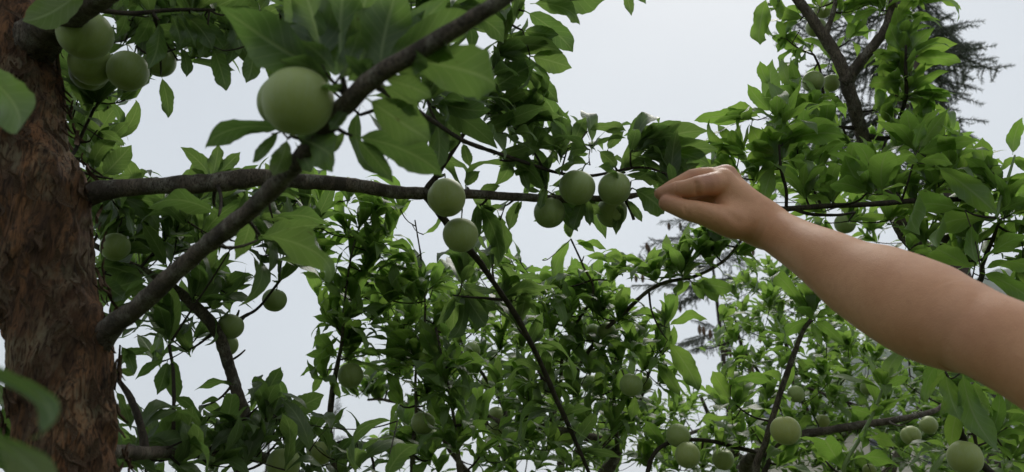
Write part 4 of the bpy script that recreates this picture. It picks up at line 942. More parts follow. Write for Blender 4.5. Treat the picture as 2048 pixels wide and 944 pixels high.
for a in (
 (1560, 330, 1.15, 1560, 222, 1.17, .48, 72, 0), (1556, 325, 1.15, 1500, 250, 1.16, .5, 66, 1), (1565, 320, 1.15, 1612, 240, 1.17, .44, 66, 1), (1565, 290, 1.16, 1690, 275, 1.12, .38, 48, 2), (1568, 285, 1.16, 1680, 250, 1.14, .42, 50, 1), (1555, 310, 1.15, 1490, 290, 1.13, .4, 55, 1), (1550, 330, 1.15, 1530, 405, 1.13, .5, 62, 1), (1560, 240, 1.2, 1545, 165, 1.2, .42, 68, 1), (1545, 225, 1.2, 1495, 168, 1.2, .38, 66, 0), (1515, 240, 1.2, 1388, 242, 1.18, .32, 45, 1), (1520, 235, 1.2, 1455, 215, 1.2, .44, 50, 2), (1540, 170, 1.2, 1520, 122, 1.2, .5, 66, 1),
 (1500, 235, 1.2, 1445, 235, 1.2, .4, 45, 1), (1535, 210, 1.22, 1545, 118, 1.24, .44, 68, 0),
 (1735, 385, 1.12, 1690, 310, 1.12, .52, 72, 1), (1745, 385, 1.12, 1760, 300, 1.12, .50, 72, 0), (1765, 388, 1.10, 1780, 302, 1.04, .50, 20, 1), (1740, 388, 1.12, 1660, 370, 1.1, .44, 55, 1), (1755, 388, 1.12, 1800, 330, 1.1, .46, 62, 1),
 (1830, 310, 1.2, 1955, 282, 1.16, .36, 45, 1), (1838, 300, 1.2, 1900, 215, 1.2, .3, 66, 0), (1830, 300, 1.2, 1850, 240, 1.2, .4, 70, 0), (1835, 325, 1.15, 1905, 330, 1.12, .5, 45, 2), (1870, 330, 1.15, 1995, 430, 1.1, .36, 45, 1), (1840, 330, 1.15, 1800, 300, 1.15, .5, 60, 1),
 (1985, 345, 1.2, 1965, 275, 1.2, .6, 72, 1), (2005, 370, 1.2, 1975, 310, 1.2, .6, 70, 0), (2026, 310, 1.2, 2045, 235, 1.2, .44, 66, 1), (2030, 312, 1.2, 2062, 345, 1.2, .5, 55, 1), (2010, 380, 1.2, 2070, 372, 1.2, .44, 55, 1), (1995, 430, 1.18, 2075, 400, 1.15, .36, 50, 1), (1990, 440, 1.18, 1880, 500, 1.12, .36, 40, 2),
 (1930, 420, 1.15, 1840, 470, 1.05, .36, 45, 2), (1960, 530, 1.1, 2075, 470, 1.05, .30, 50, 1), (1965, 540, 1.1, 2080, 545, 1.05, .32, 48, 2), (1960, 545, 1.1, 2080, 620, 1.05, .34, 48, 2), (1950, 540, 1.1, 1870, 500, 1.05, .36, 50, 1), (1955, 530, 1.1, 1945, 450, 1.12, .4, 66, 1),
 (1812, 105, 1.36, 1780, 45, 1.36, .52, 70, 1), (1812, 110, 1.36, 1815, 30, 1.38, .44, 72, 0), (1816, 115, 1.36, 1870, 55, 1.36, .44, 66, 1), (1820, 110, 1.36, 1915, 88, 1.34, .44, 55, 1), (1820, 120, 1.36, 1922, 125, 1.32, .40, 45, 2), (1805, 118, 1.36, 1745, 105, 1.36, .42, 55, 1), (1815, 180, 1.38, 1902, 195, 1.34, .34, 40, 2), (1808, 165, 1.38, 1738, 170, 1.36, .42, 50, 1), (1820, 150, 1.38, 1868, 130, 1.36, .4, 50, 1),
 (1570, 75, 1.45, 1556, 105, 1.45, .4, 50, 2), (1600, 60, 1.46, 1555, 105, 1.46, .36, 45, 2), (1535, -10, 1.45, 1520, 90, 1.42, .40, 62, 1), (1560, 0, 1.46, 1560, 40, 1.46, .5, 66, 0), (1590, 95, 1.45, 1560, 135, 1.44, .3, 45, 2), (1760, 20, 1.42, 1702, 48, 1.42, .36, 45, 2), (1790, 10, 1.42, 1828, 35, 1.42, .36, 45, 2), (1840, 0, 1.42, 1850, 20, 1.42, .4, 60, 1), (1625, 172, 1.43, 1630, 208, 1.42, .6, 64, 0),
 (1890, 745, 1.0, 1922, 842, .98, .46, 55, 1), (1925, 740, 1.0, 2000, 905, .95, .36, 55, 1), (1880, 720, 1.05, 1850, 800, 1.05, .4, 60, 1), (1950, 760, 1.0, 1980, 830, 1.0, .4, 55, 1),
 (1622, 640, 1.31, 1545, 565, 1.25, .22, 30, 3), (1622, 640, 1.31, 1570, 690, 1.29, .44, 55, 2), (1625, 640, 1.31, 1640, 560, 1.33, .36, 66, 1), (1628, 640, 1.31, 1688, 690, 1.3, .34, 50, 2), (1622, 642, 1.31, 1645, 692, 1.29, .34, 58, 0), (1620, 638, 1.31, 1590, 580, 1.33, .36, 62, 1), (1628, 638, 1.31, 1680, 620, 1.31, .36, 45, 1),
 (1768, 778, 1.25, 1752, 735, 1.25, .46, 66, 1), (1765, 790, 1.25, 1822, 755, 1.24, .36, 50, 1), (1745, 830, 1.25, 1702, 818, 1.25, .6, 64, 0), (1742, 835, 1.25, 1800, 800, 1.25, .5, 60, 1), (1742, 838, 1.25, 1852, 855, 1.2, .30, 40, 1), (1720, 878, 1.25, 1800, 900, 1.2, .4, 50, 1), (1690, 945, 1.25, 1650, 880, 1.2, .44, 55, 2), (1700, 920, 1.25, 1800, 935, 1.2, .4, 50, 1), (1735, 850, 1.25, 1725, 900, 1.22, .5, 60, 0),
 (1462, 800, 1.4, 1425, 742, 1.4, .52, 66, 1), (1462, 770, 1.4, 1545, 765, 1.36, .4, 45, 1), (1465, 840, 1.4, 1390, 858, 1.4, .3, 40, 2), (1465, 815, 1.42, 1430, 825, 1.38, .5, 0, 1), (1465, 850, 1.42, 1480, 838, 1.38, .5, 0, 1),
): tC.hero(*a)
for a in (
 (1560, 255, 1.18, 9, 100), (1500, 240, 1.2, 6, 140), (1545, 335, 1.18, 10, 90), (1600, 335, 1.25, 9, 70), (1640, 330, 1.3, 9, 90), (1595, 290, 1.25, 8, 80), (1650, 280, 1.35, 8, 90), (1480, 300, 1.2, 7, 130), (1470, 350, 1.2, 7, 130), (1510, 360, 1.2, 7, 100), (1610, 390, 1.2, 9, 80), (1660, 400, 1.22, 9, 90), (1700, 350, 1.3, 8, 90), (1735, 385, 1.14, 9, 100), (1700, 440, 1.4, 8, 60), (1650, 445, 1.4, 8, -60), (1780, 440, 1.35, 9, 60), (1790, 380, 1.25, 8, 80), (1830, 410, 1.25, 9, 80), (1870, 380, 1.25, 9, 90), (1900, 340, 1.22, 9, 90), (1860, 320, 1.3, 8, 90), (1930, 380, 1.25, 9, 80), (1960, 420, 1.25, 9, 60), (1900, 450, 1.3, 9, 80), (1850, 480, 1.3, 8, 70), (1990, 370, 1.2, 8, 80), (2020, 430, 1.2, 9, 60), (1950, 480, 1.25, 9, 70), (2000, 500, 1.25, 9, 60), (2040, 470, 1.2, 8, 60), (1920, 520, 1.3, 8, 70), (2040, 540, 1.2, 7, 30), (1820, 500, 1.4, 7, 60), (1760, 330, 1.4, 8, 90), (1800, 290, 1.4, 8, 80), (1780, 250, 1.42, 8, 90), (1850, 260, 1.38, 7, 70), (1830, 300, 1.3, 8, 90), (1900, 270, 1.4, 4, 60), (1700, 290, 1.45, 7, 120), (1660, 225, 1.45, 8, 100), (1750, 220, 1.44, 6, 60), (1620, 215, 1.4, 8, 110), (1590, 190, 1.4, 7, 110), (1600, 240, 1.4, 8, 90),
 (1812, 100, 1.38, 8, 90), (1812, 150, 1.38, 10, 90), (1815, 190, 1.38, 10, 60), (1790, 190, 1.4, 7, 130), (1560, 80, 1.46, 7, 150), (1600, 120, 1.46, 6, 160), (1555, 15, 1.48, 7, 160), (1685, 25, 1.47, 7, 40), (1580, 155, 1.44, 6, 150), (1700, 80, 1.46, 5, 20), (1765, 15, 1.43, 7, 110), (1720, 15, 1.46, 6, 60), (1840, 10, 1.42, 6, 60), (1620, 100, 1.48, 6, 120), (1740, 130, 1.44, 5, 60), (1640, 15, 1.5, 6, 90), (1800, 40, 1.42, 6, 30), (1625, 205, 1.43, 5, -70), (1600, 40, 1.5, 5, 180), (1660, 120, 1.48, 4, 90),
 (1625, 630, 1.32, 8, 90), (1590, 700, 1.36, 5, 150), (1560, 790, 1.36, 5, 20), (1768, 775, 1.25, 4, 90), (1745, 830, 1.26, 5, 60), (1440, 900, 1.46, 6, 60), (1540, 905, 1.42, 7, 60), (1480, 880, 1.45, 7, 90), (1330, 895, 1.48, 7, 130), (1400, 930, 1.45, 7, 90), (1300, 930, 1.48, 7, 110), (1470, 820, 1.42, 6, 90), (1465, 770, 1.42, 5, 90), (1650, 920, 1.3, 6, 110), (1560, 930, 1.36, 7, 60), (1900, 760, 1.08, 7, -60), (1930, 800, 1.12, 6, -40), (1980, 880, 1.12, 7, 20), (1890, 900, 1.2, 6, 160), (2020, 850, 1.2, 7, 30), (2020, 920, 1.2, 7, 60),
): tC.rosette(*a)
tC.rosette(1842, 285, 1.22, 5, 75, .045, (10, 40), young=True)

# ------------------------------------------------------------------ tree D: farther right; tree E: farther centre
tD = Tree('D', below(1720, 2000, 2.7), 'farther light green plum tree filling the bottom right corner', 'D', group='plum trees')
TREES['D'] = tD
f = below(1720, 2000, 2.7); j = W(1720, 1060, 2.7)
tD.branch([(f[0], f[1], -.05, .09), (f[0], f[1], .5, .065), (j[0], j[1], j[2] - .3, .055), (j[0], j[1], j[2], .045)], 'trunk', M_TRUNK, 20, .2, 40, .03, True)
J = (1720, 1060, 2.7, 50)
for pts in (
 [J, (1500, 950, 2.3, 30), (1560, 885, 2.05, 20), (1600, 872, 2.02, 19), (1650, 862, 2.0, 18), (1720, 850, 1.98, 17), (1790, 840, 1.95, 15), (1860, 825, 1.95, 12), (1900, 800, 2.0, 8)],
 [J, (1640, 900, 2.7, 14), (1600, 780, 2.6, 11), (1570, 680, 2.5, 8), (1540, 580, 2.5, 5)], [J, (1500, 930, 2.8, 16), (1430, 850, 2.7, 11), (1400, 790, 2.7, 7)],
 [J, (1800, 900, 2.8, 16), (1850, 780, 2.7, 13), (1830, 720, 2.6, 10), (1780, 690, 2.4, 7)], [J, (1900, 960, 2.8, 18), (1980, 870, 2.7, 12), (2060, 780, 2.6, 8)],
 [(1640, 900, 2.7, 9), (1740, 832, 2.3, 8), (1700, 806, 2.25, 7), (1640, 785, 2.2, 7), (1585, 765, 2.2, 5)], [(1640, 900, 2.6, 9), (1500, 720, 2.6, 7), (1470, 640, 2.5, 5)], [(1430, 850, 2.7, 8), (1330, 880, 2.7, 7), (1290, 850, 2.7, 5)],
): tD.branch(pts, seg=9, step=.012)

tE = Tree('E', below(1120, 2100, 2.4), 'farther plum tree half hidden behind the leafy shoots at lower centre', 'B', group='plum trees')
TREES['E'] = tE
f = below(1120, 2100, 2.4); j = W(1120, 1080, 2.4)
tE.branch([(f[0], f[1], -.05, .08), (f[0], f[1], .5, .06), (j[0], j[1], j[2] - .3, .05), (j[0], j[1], j[2], .04)], 'trunk', M_TRUNK, 20, .2, 40, .03, True)
J = (1120, 1080, 2.4, 40)
for pts in ([J, (950, 960, 2.3, 14), (850, 830, 2.2, 10), (770, 800, 2.2, 7), (735, 800, 2.2, 5)], [J, (1000, 900, 2.3, 13), (940, 760, 2.2, 9), (900, 640, 2.2, 6), (840, 560, 2.1, 5)], [J, (1120, 900, 2.3, 12), (1080, 740, 2.2, 9), (1050, 620, 2.1, 6), (1070, 560, 2.1, 4)], [J, (1220, 920, 2.3, 12), (1260, 820, 2.2, 9), (1230, 700, 2.1, 6)]):
    tE.branch(pts, seg=8, step=.012)

def fill(tree, poly, count, d0, d1, size, n=(6, 10), minsep=26):
    xs = [p[0] for p in poly]; ys = [p[1] for p in poly]; pts = []; tries = 0
    while len(pts) < count and tries < count * 60:
        tries += 1
        x, y = random.uniform(min(xs), max(xs)), random.uniform(min(ys), max(ys))
        if not inpoly(x, y, poly) or any(inpoly(x, y, q) for q in OPEN_SKY): continue
        if any((x - a) ** 2 + (y - b) ** 2 < minsep ** 2 for a, b, _ in pts): continue
        pts.append((x, y, random.uniform(d0, d1)))
    A = np.array(tree.nodes)
    pts.sort(key=lambda p: np.min(np.linalg.norm(A - W(*p), axis=1)))
    for p in pts:
        tree.rosette(*p, random.randint(*n), random.gauss(90, 35), size)

def dress(tree, pts, count, n=(6, 9), off=26, size=.078):
    for k in range(count):
        t = (k + random.random()) / count * (len(pts) - 1); q = min(int(t), len(pts) - 2); f_ = t - q
        a, b = pts[q], pts[q + 1]
        sd = 1 if k % 2 else -1
        tree.rosette(a[0] + (b[0] - a[0]) * f_ + sd * random.uniform(.3, 1) * off, a[1] + (b[1] - a[1]) * f_ - random.uniform(0, 20), a[2] + (b[2] - a[2]) * f_ + random.uniform(-.05, .03), random.randint(*n), 90 - sd * 35, size)
dress(tB, [(664, 800, 1.44), (683, 690, 1.42), (690, 600, 1.4), (705, 500, 1.4), (730, 420, 1.4)], 8)
dress(tB, [(830, 900, 1.42), (832, 740, 1.42), (850, 640, 1.42), (845, 540, 1.42), (830, 450, 1.4)], 8)
dress(tB, [(915, 900, 1.34), (905, 820, 1.34), (890, 740, 1.36), (870, 650, 1.4)], 6)
dress(tB, [(1120, 790, 1.75), (1200, 670, 1.6), (1285, 590, 1.52), (1390, 553, 1.45), (1480, 480, 1.4)], 5)
dress(tB, [(1232, 850, 1.7), (1228, 780, 1.66), (1240, 720, 1.6)], 3)
dress(tB, [(1170, 872, 1.8), (1020, 850, 1.85), (905, 800, 1.9)], 5)
fill(tA, [(185, 400), (480, 385), (600, 400), (640, 470), (520, 540), (440, 470), (330, 560), (190, 600)], 40, 1.0, 1.5, .078)
fill(tA, [(235, 880), (330, 860), (520, 790), (640, 790), (680, 950), (235, 950)], 26, 1.0, 1.5, .078)
fill(tA, [(125, 160), (250, 190), (230, 330), (150, 350)], 9, .98, 1.2, .075)
fill(tA, [(230, 0), (520, 0), (530, 120), (330, 130), (230, 90)], 18, .9, 1.2, .078)
fill(tA, [(560, 0), (860, 0), (800, 120), (560, 110)], 12, .85, 1.2, .078)
fill(tA, [(300, 620), (400, 560), (480, 540), (470, 600), (380, 720), (290, 740)], 9, 1.15, 1.4, .075)
fill(tE, [(720, 640), (800, 520), (950, 520), (1200, 560), (1330, 640), (1300, 944), (780, 944), (700, 800)], 130, 2.0, 2.6, .076, (6, 10), 20)
fill(tD, [(1395, 640), (1450, 560), (1560, 520), (1640, 600), (1760, 700), (1850, 750), (2060, 830), (2060, 960), (1270, 960), (1280, 830), (1380, 800)], 250, 2.0, 3.1, .074, (7, 11), 17)
fill(tC, [(1470, 290), (1700, 290), (1950, 300), (2048, 350), (2048, 600), (1560, 430), (1450, 350)], 30, 1.5, 1.9, .074)
fill(tB, [(690, 480), (900, 540), (1000, 520), (1200, 560), (1300, 640), (1290, 944), (800, 944), (830, 720), (650, 650)], 62, 1.5, 1.85, .078, (6, 10), 22)
tE.rosette(755, 800, 2.2, 12, 90); tE.rosette(735, 790, 2.2, 9, 120); tE.rosette(760, 780, 2.2, 9, 90)

# ------------------------------------------------------------------ the plums themselves
def plum_mesh(seed):
    rs = np.random.RandomState(seed)
    nu, nv = 40, 26; vv, ff = [], []
    el = rs.uniform(.92, 1.06); ph1 = rs.uniform(0, 6)
    for i in range(nv + 1):
        ph = PI * i / nv
        for j in range(nu):
            th = 2 * PI * j / nu
            r = .5 * (1 + .018 * math.sin(2 * th + ph1) * math.sin(ph) + .012 * math.sin(3 * ph + ph1))
            r *= 1 - .075 * math.exp(-((th - PI) / .16) ** 2) * abs(math.sin(ph)) ** .5         # suture
            x, y, z = r * math.sin(ph) * math.cos(th), r * math.sin(ph) * math.sin(th), r * math.cos(ph) * el
            z -= .085 * math.exp(-(ph / .30) ** 2)                                       # stem hollow
            z += .03 * math.exp(-((PI - ph) / .28) ** 2)
            vv.append((x * (1 + .015 * rs.randn() * 0), y, z))
    for i in range(nv):
        for j in range(nu):
            a = i * nu + j; b = i * nu + (j + 1) % nu
            ff.append((a, a + nu, b + nu, b))
    return mesh_from('plum', vv, ff, mat=M_PLUM)
PM = [plum_mesh(k) for k in range(7)]
for px, py, d, wpx, ripe, tk, label in PL:
    c = W(px, py, d); dia = wpx * d / F
    tr = TREES[tk]
    A = np.array(tr.nodes); top0 = c + np.array((0, 0, dia * .5))
    q = A[int(np.argmin(np.linalg.norm(A - (top0 + np.array((0, 0, .012))), axis=1)))]
    up = unit(unit(q - c) * .8 + np.array((0, 0, .9)) + np.random.randn(3) * .12)
    if up[2] < .1: up = unit(up + np.array((0, 0, .5)))
    zq = Vector(up).to_track_quat('Z', 'Y').to_matrix().to_4x4()
    o = bpy.data.objects.new('plum', PM[random.randrange(7)]); C.objects.link(o)
    o.matrix_basis = Matrix.Translation(Vector(c)) @ zq @ Matrix.Rotation(random.uniform(0, 6.28), 4, 'Z') @ Matrix.Scale(dia, 4)
    tag(o, label, 'plum', 'green plums on the trees'); o['ripe'] = float(ripe)
    s0 = c + up * dia * .40; s1 = c + up * (dia * .5 + .010)
    tr.attach(s1, .0014, .004, 'spur')
    A = np.array(tr.nodes); q = A[int(np.argmin(np.linalg.norm(A - s1, axis=1)))]
    Pp, Rr = resample(np.array([s0, (s0 + s1) / 2 + np.random.randn(3) * .0006, s1, s1 * .3 + q * .7]), np.array([.0010, .0009, .0011, .0014]), .003)
    V, Fq = tube(Pp, Rr, 6)
    st = bpy.data.objects.new('stem', mesh_from('stem', V, Fq, mat=M_STEM)); C.objects.link(st)
    st.parent = o; st.matrix_parent_inverse = o.matrix_basis.inverted()

# the crowns go on beyond the frame
for tr, n_, x0, x1, y0, y1, d0, d1 in ((tC, 26, 1450, 1900, -420, -150, 1.4, 1.6), (tC, 26, 2150, 2500, 150, 850, 1.3, 1.8), (tD, 22, 2160, 2500, 600, 1000, 2.2, 3.0), (tA, 34, -750, -170, -200, 900, .9, 1.5),
                                       (tA, 14, 1080, 1350, -330, -150, .45, .7), (tB, 20, 500, 1300, 1080, 1200, 1.4, 1.9), (tD, 16, 1400, 2000, 1080, 1160, 2.2, 2.8)):
    for _ in range(n_): tr.rosette(random.uniform(x0, x1), random.uniform(y0, y1), random.uniform(d0, d1), random.randint(7, 10), 90, .08, prune=False)
for t_ in (tA, tB, tC, tD, tE): t_.finish()
#@@ARM@@
# ------------------------------------------------------------------ the reaching arm (one continuous surface from a distance field)
def camp(px, py, d): return np.array(((px - 1024) / F * d, (472 - py) / F * d, d))
PR = []        # each entry: (list of (a, b, ra, rb), blend)
def cone(a, b, ra, rb, k=.008): PR.append(([(camp(*a), camp(*b), ra, rb)], k))
def chain(pts, k=.006, step=.008):
    P, R = resample(np.array([camp(*p[:3]) for p in pts]), np.array([p[3] for p in pts]), step)
    ker = np.array((1, 2, 3, 2, 1)) / 9
    R = np.convolve(np.pad(R, 2, 'edge'), ker, 'valid')
    PR.append(([(P[q], P[q + 1], R[q], R[q + 1]) for q in range(len(P) - 1)], k))
finger = chain
# forearm and upper arm
chain([(1532, 450, .882, .0250), (1560, 468, .862, .0260), (1600, 491, .833, .0285), (1660, 525, .788, .0340), (1720, 562, .752, .0402), (1790, 596, .712, .0452), (1860, 630, .676, .0462), (1915, 650, .653, .0415)], .012)
chain([(1948, 660, .634, .0372), (1995, 682, .614, .0375), (2060, 712, .592, .0385), (2200, 778, .555, .0445), (2380, 855, .52, .0500)], .004)
cone((1770, 560, .735), (1870, 602, .688), .030, .030, .016)          # upper forearm muscle
# back of the hand
cone((1530, 448, .882), (1446, 366, .884), .0225, .0145, .012)
cone((1530, 450, .890), (1452, 360, .905), .0225, .0150, .012)
cone((1532, 455, .895), (1460, 372, .930), .0215, .0145, .012)
cone((1535, 462, .898), (1468, 390, .952), .0205, .0140, .012)
cone((1500, 440, .885), (1450, 405, .890), .0230, .0190, .014)
cone((1510, 450, .875), (1455, 440, .868), .0180, .0190, .014)                # ball of the thumb
finger([(1470, 448, .868, .0185), (1420, 431, .860, .0152), (1394, 424, .860, .0122), (1370, 419, .863, .0122), (1348, 411, .868, .0108), (1334, 406, .873, .0090)], .003)   # thumb
finger([(1446, 366, .884, .0152), (1416, 369, .871, .0128), (1398, 372, .868, .0126), (1374, 378, .871, .0110), (1354, 380, .875, .0110), (1336, 385, .880, .0094), (1325, 388, .883, .0080)], .0022)   # index
finger([(1450, 358, .906, .0148), (1400, 354, .903, .0112), (1384, 356, .902, .0112), (1362, 367, .900, .0096), (1346, 374, .898, .0096), (1330, 383, .897, .0082), (1321, 387, .896, .0072)], .0025)   # middle
finger([(1460, 366, .930, .0145), (1416, 368, .926, .0112), (1398, 374, .922, .0112), (1374, 388, .914, .0102), (1358, 393, .908, .0100), (1342, 396, .903, .0084)], .0025)   # ring
finger([(1468, 384, .952, .0135), (1434, 386, .948, .0100), (1424, 392, .942, .0102), (1408, 402, .930, .0094), (1396, 406, .920, .0090), (1384, 408, .912, .0076)], .0025)   # little
cone((1446, 398, .896), (1398, 398, .898), .0125, .0110, .004)
cone((1444, 358, .888), (1443, 358, .888), .0125, .0125, .006)                 # knuckles
cone((1452, 351, .906), (1451, 351, .906), .0130, .0130, .006)
cone((1462, 360, .931), (1461, 360, .931), .0125, .0125, .006)

h = .0015
allp = np.array([e for segs, k in PR for q in segs for e in q[:2]])
lo = allp.min(0) - .06; hi = allp.max(0) + .06
dims = np.ceil((hi - lo) / h).astype(int) + 1
D = np.full(dims, .05, np.float32)
def window(a, b, m):
    l = np.minimum(a, b) - m; u = np.maximum(a, b) + m
    return np.maximum(((l - lo) / h).astype(int), 0), np.minimum(np.ceil((u - lo) / h).astype(int) + 1, dims)
for segs, k in PR:
    pts_ = np.array([e for q in segs for e in q[:2]]); rm = max(max(q[2], q[3]) for q in segs)
    g0, g1 = window(pts_.min(0), pts_.max(0), rm + .02)
    E = np.full(g1 - g0, .05, np.float32)
    for a, b, ra, rb in segs:
        i0, i1 = window(a, b, max(ra, rb) + .016)
        i0 = np.maximum(i0, g0); i1 = np.minimum(i1, g1)
        gx, gy, gz = [(lo[q] + h * np.arange(i0[q], i1[q])).astype(np.float32) for q in range(3)]
        ab = (b - a).astype(np.float32); l2 = float(ab @ ab) + 1e-12
        dx, dy, dz = (gx - a[0].astype(np.float32))[:, None, None], (gy - a[1].astype(np.float32))[None, :, None], (gz - a[2].astype(np.float32))[None, None, :]
        t = np.clip((dx * ab[0] + dy * ab[1] + dz * ab[2]) / np.float32(l2), 0, 1)
        dd = np.sqrt((dx - t * ab[0]) ** 2 + (dy - t * ab[1]) ** 2 + (dz - t * ab[2]) ** 2) - (np.float32(ra) + np.float32(rb - ra) * t)
        sl = tuple(slice(i0[q] - g0[q], i1[q] - g0[q]) for q in range(3))
        E[sl] = np.minimum(E[sl], dd)
    sl = tuple(slice(g0[q], g1[q]) for q in range(3))
    S = D[sl]; hh = np.clip(.5 + .5 * (S - E) / np.float32(k), 0, 1)
    D[sl] = S + (E - S) * hh - np.float32(k) * hh * (1 - hh)

def surface_nets(D):
    ins = D < 0
    nx, ny, nz = D.shape
    cnt = np.zeros((nx - 1, ny - 1, nz - 1), np.uint8)
    for i in (0, 1):
        for j in (0, 1):
            for k in (0, 1): cnt += ins[i:nx - 1 + i, j:ny - 1 + j, k:nz - 1 + k]
    act = (cnt > 0) & (cnt < 8)
    cells = np.argwhere(act)
    vid = np.full(act.shape, -1, np.int32); vid[act] = np.arange(len(cells))
    acc = np.zeros((len(cells), 3)); num = np.zeros(len(cells))
    for ax in range(3):
        o = [q for q in range(3) if q != ax]
        for p in (0, 1):
            for q in (0, 1):
                c0 = cells.copy(); c0[:, o[0]] += p; c0[:, o[1]] += q
                c1 = c0.copy(); c1[:, ax] += 1
                a = D[tuple(c0.T)]; b = D[tuple(c1.T)]
                m = (a < 0) != (b < 0)
                t = np.where(m, a / np.where(m, a - b, 1), 0)
                pt = c0.astype(float); pt[:, ax] += t
                acc[m] += pt[m]; num[m] += 1
    V = acc / num[:, None]
    Q = []
    for ax in range(3):
        o = [q for q in range(3) if q != ax]
        s0 = [slice(None)] * 3; s1 = [slice(None)] * 3
        s0[ax] = slice(0, -1); s1[ax] = slice(1, None)
        e = np.argwhere(ins[tuple(s0)] != ins[tuple(s1)])
        e = e[(e[:, o[0]] > 0) & (e[:, o[1]] > 0)]
        e = e[(e[:, o[0]] < D.shape[o[0]] - 1) & (e[:, o[1]] < D.shape[o[1]] - 1)]
        ids = []
        for p, q in ((1, 1), (0, 1), (0, 0), (1, 0)):
            c = e.copy(); c[:, o[0]] -= p; c[:, o[1]] -= q
            ids.append(vid[tuple(c.T)])
        quad = np.stack(ids, -1)
        flip = ins[tuple(e.T)]
        if ax == 1: flip = ~flip
        quad[~flip] = quad[~flip][:, ::-1]
        Q.append(quad)
    return V, np.vstack(Q)
Vg, Qg = surface_nets(D)
Vc = lo + h * Vg
# relax the grid pattern
nb = np.vstack([Qg[:, [0, 1]], Qg[:, [1, 2]], Qg[:, [2, 3]], Qg[:, [3, 0]]])
for it in range(4):
    s_ = np.zeros_like(Vc); c_ = np.zeros(len(Vc))
    np.add.at(s_, nb[:, 0], Vc[nb[:, 1]]); np.add.at(c_, nb[:, 0], 1)
    np.add.at(s_, nb[:, 1], Vc[nb[:, 0]]); np.add.at(c_, nb[:, 1], 1)
    Vc = Vc + (.5 if it % 2 == 0 else -.45) * (s_ / np.maximum(c_, 1)[:, None] - Vc)
wl = np.clip(((1024 + Vc[:, 0] / Vc[:, 2] * F) - 1470) / 70, 0, 1)[:, None]
for it in range(36):
    s_ = np.zeros_like(Vc)
    for q in range(3): s_[:, q] = np.bincount(nb[:, 0], Vc[nb[:, 1], q], len(Vc)) + np.bincount(nb[:, 1], Vc[nb[:, 0], q], len(Vc))
    Vc = Vc + .55 * wl * (s_ / np.maximum(c_, 1)[:, None] - Vc)
# muscle and tendon unevenness, then skin folds
Vc[:, 1] += wl[:, 0] * (.0022 * fbm(Vc * 22, 2))
Vc[:, 2] += wl[:, 0] * (.0026 * fbm(Vc * 20 + 9, 2))
PX, PY = 1024 + Vc[:, 0] / Vc[:, 2] * F, 472 - Vc[:, 1] / Vc[:, 2] * F
def crease(poly, depth_max, wpx, amt, bulge=0.0):
    d2 = np.full(len(Vc), 1e9)
    for (x0, y0), (x1, y1) in zip(poly[:-1], poly[1:]):
        tt = np.clip(((PX - x0) * (x1 - x0) + (PY - y0) * (y1 - y0)) / ((x1 - x0) ** 2 + (y1 - y0) ** 2), 0, 1)
        d2 = np.minimum(d2, (PX - x0 - tt * (x1 - x0)) ** 2 + (PY - y0 - tt * (y1 - y0)) ** 2)
    g = amt * np.exp(-d2 / wpx ** 2) - bulge * np.exp(-(np.sqrt(d2) - 2.6 * wpx) ** 2 / (1.6 * wpx) ** 2)
    Vc[:, 2] += np.where(Vc[:, 2] < depth_max, g, 0)
crease([(1392, 366), (1393, 384), (1402, 400)], .868, 4, .0018, .0006)
crease([(1372, 400), (1368, 414), (1372, 426)], .862, 3, .0010)
crease([(1378, 402), (1375, 416), (1378, 430)], .862, 3, .0008)
crease([(1352, 366), (1352, 380), (1355, 392)], .872, 3, .0008)
crease([(1532, 412), (1520, 440), (1505, 478)], .870, 5, .0010)
crease([(1545, 420), (1535, 446), (1518, 482)], .870, 4, .0007)
crease([(1420, 402), (1450, 420), (1475, 440)], .875, 10, .0014)
crease([(1968, 585), (1940, 622), (1908, 655), (1898, 700), (1894, 748)], .640, 20, .0030, .0010)
flush = np.zeros(len(Vc), np.float32)
for p, r, amt in (((1412, 356, .862), .014, .8), ((1450, 345, .900), .016, .8), ((1384, 352, .898), .010, .6), ((1330, 400, .88), .022, .7), ((1905, 655, .61), .030, .25)):
    flush = np.maximum(flush, amt * np.exp(-(np.linalg.norm(Vc - camp(*p), axis=1) / r) ** 2))
Vw = CAM + Vc[:, :1] * RGT + Vc[:, 1:2] * UPC + Vc[:, 2:3] * FWD
me = mesh_from('person', Vw, Qg, mat=M_SKIN)
at = me.attributes.new('flush', 'FLOAT', 'POINT'); at.data.foreach_set('value', flush)
person = tag(link('person', me), 'bare arm reaching in from the right, thumb and fingers pinching a plum twig', 'person')
# nails on the pinching fingers
def nail(tip, prev, r, side):
    a, b = W(*tip), W(*prev)
    x = unit(a - b); sv = unit(np.asarray(side, float)); z = unit(sv - x * (sv @ x)); y = np.cross(z, x)
    vv, ff = [], []
    for i in range(6):
        t = i / 5
        for j_ in range(7):
            s = (j_ / 6 - .5) * 2
            wd = r * .78 * (1 - .35 * abs(t - .45) ** 2 * 3)
            th = s * .85
            vv.append(a + x * (-.004 + t * .0095 - .002 * s * s * (1 if t > .5 else -1)) + y * math.sin(th) * wd + z * (math.cos(th) * r * 1.0 - .0002))
    for i in range(5):
        for j_ in range(6):
            q = i * 7 + j_; ff.append((q, q + 1, q + 8, q + 7))
    nv = len(vv); vv += [v - z * .0007 for v in vv]; ff += [tuple(nv + q for q in reversed(f)) for f in ff[:]]
    o = link('fingernail', mesh_from('fingernail', vv, ff, mat=M_NAIL)); o.parent = person
nail((1325, 388, .883), (1336, 385, .880), .0082, UPC * .9 - FWD * .25)
nail((1321, 387, .896), (1330, 383, .897), .0074, UPC * .95 + FWD * .1)
nail((1334, 406, .873), (1348, 411, .868), .0092, -UPC * .75 - FWD * .6)

